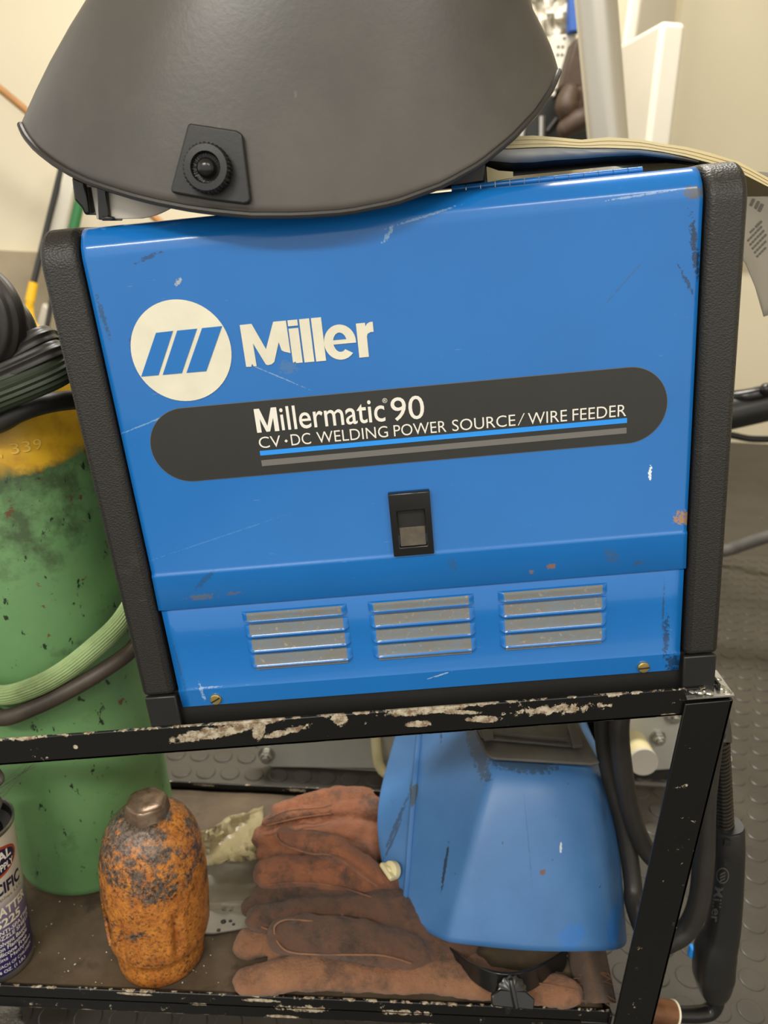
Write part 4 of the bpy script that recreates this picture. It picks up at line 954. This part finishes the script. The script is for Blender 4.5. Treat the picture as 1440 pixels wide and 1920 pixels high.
hm = MB(); hm.tube(P_, [.0130, .0136, .0140, .0150, .0168, .0205, .0205, .0155, .009], 28, sub=8, sect=lambda w: (math.copysign(abs(math.cos(w))**.8, math.cos(w))*.95, math.copysign(abs(math.sin(w))**.8, math.sin(w))), up=(0, 1, 0))
htree = BVHTree.FromPolygons([tuple(p) for p in hm.v], hm.f)
mb = text_mb('Miller', (0, 0, 1, 1), handle_map(1340, 1662, 1332, 1728, 17), bold=.02)
fm = handle_map(1344, 1626, 1342, 1656, 24); N = 40; rg = []
for k in range(N): w = 2*PI*k/N; rg.append((fm(.5+.5*math.cos(w), .5+.5*math.sin(w)), fm(.5+.42*math.cos(w), .5+.42*math.sin(w))))
b0 = len(mb.v); mb.v += [p for q in rg for p in q]
for k in range(N): j = (k+1) % N; mb.f.append([b0+2*k, b0+2*j, b0+2*j+1, b0+2*k+1]); mb.mi.append(0)
for k in range(3):
    b0 = len(mb.v); u_ = .22+.2*k; mb.v += [fm(u_+.18, .3), fm(u_+.30, .3), fm(u_+.12, .7), fm(u_, .7)]; mb.f.append([b0, b0+1, b0+2, b0+3]); mb.mi.append(0)
while len(mb.mi) < len(mb.f): mb.mi.append(0)
build('embossed_lettering', mb, 'emboss', hd, fix=False)
mb = MB(); sp0, sp1 = PY(1351, 1392, .070), PY(1360, 1556, .066); ax = (sp1-sp0); L = ax.length; ax.normalize(); e1_ = ax.cross(Vector((0, 1, 0))).normalized(); e2_ = ax.cross(e1_); turns = 24; pts = []
for k in range(turns*14+1):
    w = 2*PI*k/14; pts.append(sp0+ax*L*k/(turns*14)+(e1_*math.cos(w)+e2_*math.sin(w))*.0074)
mb.tube(pts, .00135, 6, raw=True, up=tuple(ax)); build('spring_guard', mb, 'spring_wire', gun, label='black coil spring strain relief')
mb = MB(); mb.tube([sp0-ax*.012, sp1+ax*.006], .0050, 12, raw=True); build('spring_core', mb, 'black_hose', gun)
mb = MB(); mb.tube(pyl([(1344, 1868, .060), (1340, 1886, .058), (1328, 1898, .056), (1305, 1902, .053), (1272, 1902, .050), (1255, 1900, .049)]), [.0085, .0085, .0085, .0085, .0080, .0080], 18); build('gun_neck', mb, 'black_gloss', gun)
n0, n1 = PY(1262, 1901, .049), PY(1196, 1888, .046); dn = (n1-n0).normalized(); mb = MB(); mb.tube([n0, n0.lerp(n1, .08), n1], [.0125, .0130, .0120], 28, raw=True); nz = build('gas_nozzle', mb, 'copper', gun, label='spattered copper coloured nozzle')
mb = MB(); mb.tube([n0-dn*.0006, n0+dn*.0012], .0136, 28, raw=True); build('nozzle_ring', mb, 'cream_decal', nz, label='pale ring at the nozzle end')
mb = MB(); q = PY(1297, 1782, .070); mb.box(q.x-.003, q.x+.007, q.y-.004, q.y+.004, q.z-.008, q.z+.006); build('trigger', mb, 'stripe_blue', gun, bevel=.002, label='blue trigger')
mb = MB()
mb.tube(pyl([(1351, 1392, .072), (1347, 1350, .085), (1330, 1322, .10), (1250, 1318, .12), (1180, 1322, .125), (1163, 1345, .12), (1164, 1410, .115), (1182, 1520, .11), (1213, 1595, .105), (1250, 1622, .095), (1284, 1600, .085), (1306, 1540, .080), (1330, 1440, .085), (1342, 1350, .095)]), .0098, 18, sub=8)
build('gun_cable', mb, 'black_hose', gun)
mb = MB(); mb.tube(pyl([(1346, 1320, .060), (1335, 1410, .052), (1325, 1500, .047), (1320, 1600, .043), (1311, 1686, .040), (1292, 1736, .038), (1264, 1761, .036), (1222, 1768, .040), (1190, 1700, .08), (1186, 1650, .10), (1172, 1560, .12), (1148, 1470, .135), (1134, 1400, .14), (1132, 1335, .14), (1140, 1310, .14)]), [.0085]*3+[.0100]*5+[.0095]*7, 20, sub=8)
ct = build('work_lead', mb, 'black_hose', label='thickest black cable looping in front of the gun handle and round the post', cat='cable')
mb = MB(); c0_, c1_ = PY(1240, 1768, .0375), PY(1233, 1768, .0385); mb.tube([c0_, c1_], .0118, 20, raw=True); build('tape_ring', mb, 'cream_plastic', ct, label='cream tape ring')
mb = MB(); mb.prism([PY(x, y, .12) for x, y in ((1352, 1360), (1364, 1372), (1373, 1425), (1366, 1442), (1352, 1446))], (0, .002, 0)); build('paper_tag', mb, 'paper', label='small white tag hanging behind the gun spring', cat='tag', bevel=.0004)

# ------------------------------------------------------------------ zinc plated lift base on the mat behind the cart
lift = thing('floor_lift', 'zinc plated steel lift base on the studded mat behind the cart', 'lift', (.33, .52, 0))
mb = MB(); mb.prism([PY(x, y, .47) for x, y in ((478, 1392), (498, 1432), (510, 1439), (720, 1442), (1130, 1452), (1270, 1442), (1286, 1428), (1288, 1345), (1285, 1270), (700, 1300), (480, 1330))], (0, .008, 0)); pl = build('side_plate', mb, 'zinc_plate', lift, bevel=.002)
mb = MB(); mb.box(.02, .66, .485, .66, 0, .024); build('under_block', mb, 'black_rubber', lift)  # dark block filling the space under the side plate
def hexbolt(x, y, r):
    c = PY(x, y, .47); Mx = Matrix.Translation(c) @ Matrix.Rotation(PI/2, 4, 'X'); mb = MB(); mb.lathe([(r*1.25, 0), (r*1.25, .002)], 28, Mx)
    b = build('bolt', mb, 'steel', lift); mb = MB(); mb.lathe([(r, .002), (r, .010), (r*.85, .0115)], 6, Mx); mb.lathe([(r*.5, .011), (r*.5, .016)], 16, Mx); build('nut', mb, 'steel', b, bevel=.0008)
hexbolt(500, 1414, .0105); hexbolt(1233, 1382, .010); hexbolt(1262, 1340, .0115); hexbolt(1150, 1440, .007)
a_, b_ = PY(1188, 1392, .468), PY(1206, 1427, .415); mb = MB(); mb.tube([a_, b_], .0200, 32, raw=True); ro = build('roller', mb, 'cream_plastic', lift, label='cream roller')
d_n = (b_-a_).normalized(); mb = MB(); mb.tube([b_-d_n*.001, b_+d_n*.004], .0212, 32, raw=True); build('roller_cap', mb, 'grey_plastic', ro, label='light grey end cap')
mb = MB(); mb.tube(pyl([(704, 1380, .465), (706, 1405, .455), (710, 1432, .45), (722, 1449, .445), (745, 1456, .44), (790, 1460, .44)]), .0078, 16); build('bent_handle', mb, 'cream_plastic', lift, label='cream bent rod handle')

# ------------------------------------------------------------------ background
def rod(name, a, b, r, mat, **k): mb = MB(); mb.tube([a, b], r, 24, raw=True); return build(name, mb, mat, **k)
ta, tb = (PY(1075, 0, 1.2)+PY(1160, 0, 1.2))/2, (PY(1107, 255, 1.2)+PY(1172, 255, 1.2))/2; dv = (tb-ta); fl = ta+dv*((0-ta.z)/dv.z); up_ = ta-dv*1.5
rod('steel_post', fl, up_, [.0395, .0395], 'silver_tube', label='thick silver tubular post leaning behind the booklet', cat='post')
def slab(name, tops, bots, label):
    """thick rounded slab standing on the floor: its narrow edge faces us, its broad side runs back to the left"""
    t = [PY(*p) for p in tops]; b = []
    for p, q in zip(t, [PY(*p) for p in bots]):
        d = q-p; b.append(p+d*(-p.z/d.z))
    mb = MB(); mb.add(t+b, [(0, 1, 2, 3), (4, 7, 6, 5), (0, 4, 5, 1), (1, 5, 6, 2), (2, 6, 7, 3), (3, 7, 4, 0)]); return build(name, mb, 'white_plastic', bevel=.014, seg=4, label=label, cat='slab')
slab('plastic_slab', ((1240, 38, 1.75), (1287, 42, 1.75), (1205, 88, 2.12), (1150, 90, 2.12)), ((1213, 262, 1.75), (1260, 262, 1.75), (1185, 300, 2.12), (1135, 300, 2.12)), 'nearer white rounded slab standing on edge beside the silver post')
slab('plastic_slab', ((1203, -200, 2.2), (1230, -200, 2.2), (1292, -200, 2.55), (1270, -200, 2.55)), ((1165, 80, 2.2), (1190, 80, 2.2), (1262, 80, 2.55), (1240, 80, 2.55)), 'farther tall white slab rising behind the nearer rounded one')
# hanging clutter between the helmet and the post
def crum(name, pts, Y, mat, label, cat, amp=.02, n=9, solid=.0006, d=.1):
    random.seed(len(label)); mb = MB(); rows = []
    for j in range(n+1):
        v = j/n; L_ = pts[0], pts[3]; R__ = pts[1], pts[2]; row = []
        for i in range(n+1):
            u_ = i/n; x = (pts[0][0]*(1-v)+pts[3][0]*v)*(1-u_)+(pts[1][0]*(1-v)+pts[2][0]*v)*u_; y = (pts[0][1]*(1-v)+pts[3][1]*v)*(1-u_)+(pts[1][1]*(1-v)+pts[2][1]*v)*u_
            row.append(PY(x, y, Y+random.uniform(-amp, amp)-.03*math.sin(u_*PI)))
        rows.append(row)
    mb.rings(rows, False, False, closed=False); return build(name, mb, mat, solid=solid, ang=20, label=label, cat=cat)
M['bag_film'] = M['paper']
crum('plastic_bag', ((960, -60), (1080, -60), (1076, 62), (1000, 72)), 2.5, 'white_plastic', 'crumpled whitish plastic wrap hanging at the top beside the black helmet', 'bag', .035, 12)
mb = MB(); mb.prism([PY(x, y, 2.42) for x, y in ((1035, 66), (1082, 64), (1078, 78), (1068, 92), (1060, 136), (1052, 136), (1048, 160), (1040, 182), (1022, 178), (1038, 140), (1028, 118))], (0, .012, 0)); ms = build('moulded_strap', mb, 'white_plastic', bevel=.004, label='white moulded strap with rows of small holes beside the silver post', cat='strap')
mb = MB()
for x, y in ((1047, 88), (1055, 88), (1046, 103), (1054, 103), (1058, 72), (1036, 168), (1042, 168)):
    c = PY(x, y, 2.4195); mb = MB(); mb.lathe([(.0052, 0), (.0045, .0006)], 12, Matrix.Translation(c) @ Matrix.Rotation(PI/2, 4, 'X')); build('strap_hole', mb, 'print_grey', ms)
mb = MB(); mb.prism([PY(x, y, 2.38) for x, y in ((1069, -30), (1090, -30), (1092, 58), (1066, 60))], (0, .05, 0)); build('scrub_brush', mb, 'blue_bristle', bevel=.006, label='blue bristled brush hanging against the silver post', cat='brush')
ho = thing('tool_holster', 'brown leather tool holster hanging left of the silver post', 'holster', PY(1070, 250, 2.3))
mb = MB(); mb.prism([PY(x, y, 2.32) for x, y in ((1078, 72), (1110, 60), (1110, 168), (1054, 164), (1064, 120))], (0, .419, 0)); build('holster_body', mb, 'holster_leather', ho, bevel=.012, seg=3)
mb = MB(); mb.capsule(pyl([(1068, 175, 2.28), (1062, 200, 2.27), (1072, 228, 2.28)]), [.030, .038, .025]); mb.capsule(pyl([(1088, 170, 2.3), (1085, 210, 2.3)]), [.015, .018]); build('pouch', mb, 'holster_leather', ho, remesh=.005)
mb = MB(); mb.capsule(pyl([(1060, 242, 2.26), (1085, 226, 2.25), (1112, 216, 2.26)]), [.028, .034, .03]); build('strap_roll', mb, 'holster_leather', ho)
mb = MB(); mb.prism([PY(x, y, 2.40) for x, y in ((958, 200), (1008, 168), (1040, 178), (1054, 200), (1060, 230), (1112, 236), (1116, 300), (950, 300))], (0, .336, 0)); tb_ = build('tool_bag', mb, 'black_plastic', bevel=.02, seg=3, label='black open tool bag behind the booklet beside the brown holster', cat='bag')
rod('hand_tool', PY(1015, 262, 2.392), PY(1016, 218, 2.392), .0105, 'steel', label='bright steel tool handle standing in the black bag, nearer the silver post', cat='tool')
rod('hand_tool', PY(977, 262, 2.392), PY(982, 238, 2.392), .010, 'steel', label='short bright steel handle in the black bag right beside the helmet rim', cat='tool')
rod('hand_tool', PY(1026, 246, 2.394), PY(1044, 222, 2.394), .007, 'black_hose', label='slanting dark tool handle in the black bag beside the brown holster', cat='tool')
# left: things leaning on the wall
mb = MB(); a_, b_ = PY(-90, 92, 2.5), PY(46, 205, 2.52); d = b_-a_; b_ = a_+d*((.014-a_.z)/d.z); mb.tube([a_, b_], .0135, 16, raw=True); build('wooden_pole', mb, 'wood_handle', label='round wooden pole slanting across the pale wall at the left edge', cat='handle')
brm = thing('squeegee', 'thin black pole with a yellow forked foot leaning on the left wall', 'squeegee', PY(50, 620, 2.4))
mb = MB(); mb.tube([PY(130, 255, 2.62), PY(62, 534, 2.44)], .0115, 14, raw=True); build('pole', mb, 'black_plastic', brm)
mb = MB(); mb.tube([PY(63, 530, 2.44), PY(56, 565, 2.42)], [.0165, .0180], 16, raw=True); mb.tube(pyl([(57, 562, 2.42), (52, 585, 2.41), (40, 605, 2.40), (28, 622, 2.40)]), [.016, .014, .010, .009], 12); mb.tube(pyl([(55, 568, 2.42), (58, 590, 2.41), (64, 606, 2.40), (78, 622, 2.40)]), [.016, .012, .009, .009], 12); build('fork', mb, 'yellow_plastic', brm, label='yellow plastic fork')
mb = MB(); mb.box(-1.36, -1.05, 2.36, 2.40, 0, .37); 
wb = MB(); wb.prism([PY(x, y, 2.56) for x, y in ((118, 318), (142, 318), (122, 452), (88, 452))], (0, .05, 0)); build('white_board', wb, 'white_plastic', bevel=.008, label='narrow white board leaning between the two black poles behind the welder corner', cat='board')
wb = MB(); wb.prism([PY(x, y, 2.5) for x, y in ((79, 568), (92, 578), (90, 618), (82, 626), (66, 616))], (0, .04, 0)); build('white_block', wb, 'white_plastic', bevel=.008, label='small white block on the wall side of the yellow fork', cat='block')
rod('thin_pole', PY(136, 330, 2.66), PY(136, 330, 2.66)+(PY(82, 650, 2.46)-PY(136, 330, 2.66))*(PY(136, 330, 2.66).z/(PY(136, 330, 2.66).z-PY(82, 650, 2.46).z)), .0095, 'black_plastic', label='second black pole, partly hidden behind the upper left corner of the welder', cat='pole')
rod('green_pole', PY(160, 330, 2.55), PY(118, 520, 2.46), .019, 'green_plastic', label='green pole leaning beside the second black pole behind the welder corner', cat='pole')
# right edge, behind the welder
mb = MB(); mb.tube([PZ(1220, 1290, 0), PZ(1225, 1270, .02)] + pyl([(1230, 1000, .95), (1250, 830, .95), (1300, 790, .95), (1375, 772, .95), (1440, 757, .95), (1520, 740, .95)]), .034, 24); eh = build('exhaust_pipe', mb, 'black_plastic', label='thick glossy black tube sticking out at the right edge behind the welder', cat='pipe')
mb = MB(); mb.tube(pyl([(1365, 746, .955), (1405, 742, .935), (1470, 726, .935)]), .014, 16); mb.ball(PY(1436, 730, .92), (.012, .012, .012)); build('upper_tube', mb, 'black_gloss', eh)
mb = MB(); mb.tube([PZ(1200, 1120, .008), PZ(1210, 1100, .010)] + pyl([(1240, 900, 1.2), (1300, 810, 1.15), (1365, 815, 1.15), (1410, 823, 1.15), (1470, 822, 1.15), (1520, 815, 1.15)]), .0075, 14); build('loose_cable', mb, 'black_gloss', label='thin black cable sagging below the thick black tube at right', cat='cable')
mb = MB(); mb.tube(pyl([(1290, 1040, 1.35), (1360, 1032, 1.35), (1400, 1019, 1.33), (1440, 1006, 1.31), (1520, 985, 1.28)]), .0165, 18); build('grey_hose', mb, 'lens_grey', label='dull grey hose lying along the edge of the studded mat at right', cat='hose')
crumple('plastic_wrap', ((-60, 1876), (38, 1884), (46, 1925), (-60, 1960)), 10, 6, .066, .016, 'dust_grey', 'crumpled dusty plastic wrap under the lower rail at the left corner', 'wrap')

# ------------------------------------------------------------------ light: ceiling fluorescents and the room's own bounce
def lamp(name, loc, sx, sy, power, col=(1, .93, .80)):
    l = bpy.data.lights.new(name, 'AREA'); l.shape = 'RECTANGLE'; l.size = sx; l.size_y = sy; l.energy = power; l.color = col
    o = bpy.data.objects.new(name, l); COL.objects.link(o); o.location = loc; return o
lamp('ceiling_lamp', (-1.1, -2.4, 2.74), 1.4, .4, 88, (1, .95, .86))
lamp('ceiling_lamp', (1.0, -2.2, 2.74), 1.4, .4, 36, (1, .95, .86))
lamp('ceiling_lamp', (.15, 1.25, 2.74), 1.4, .35, 92, (1, .95, .86))
wd = bpy.data.worlds.new('room'); S.world = wd; wd.use_nodes = True
wd.node_tree.nodes['Background'].inputs[0].default_value = (1, .95, .87, 1); wd.node_tree.nodes['Background'].inputs[1].default_value = 1.1
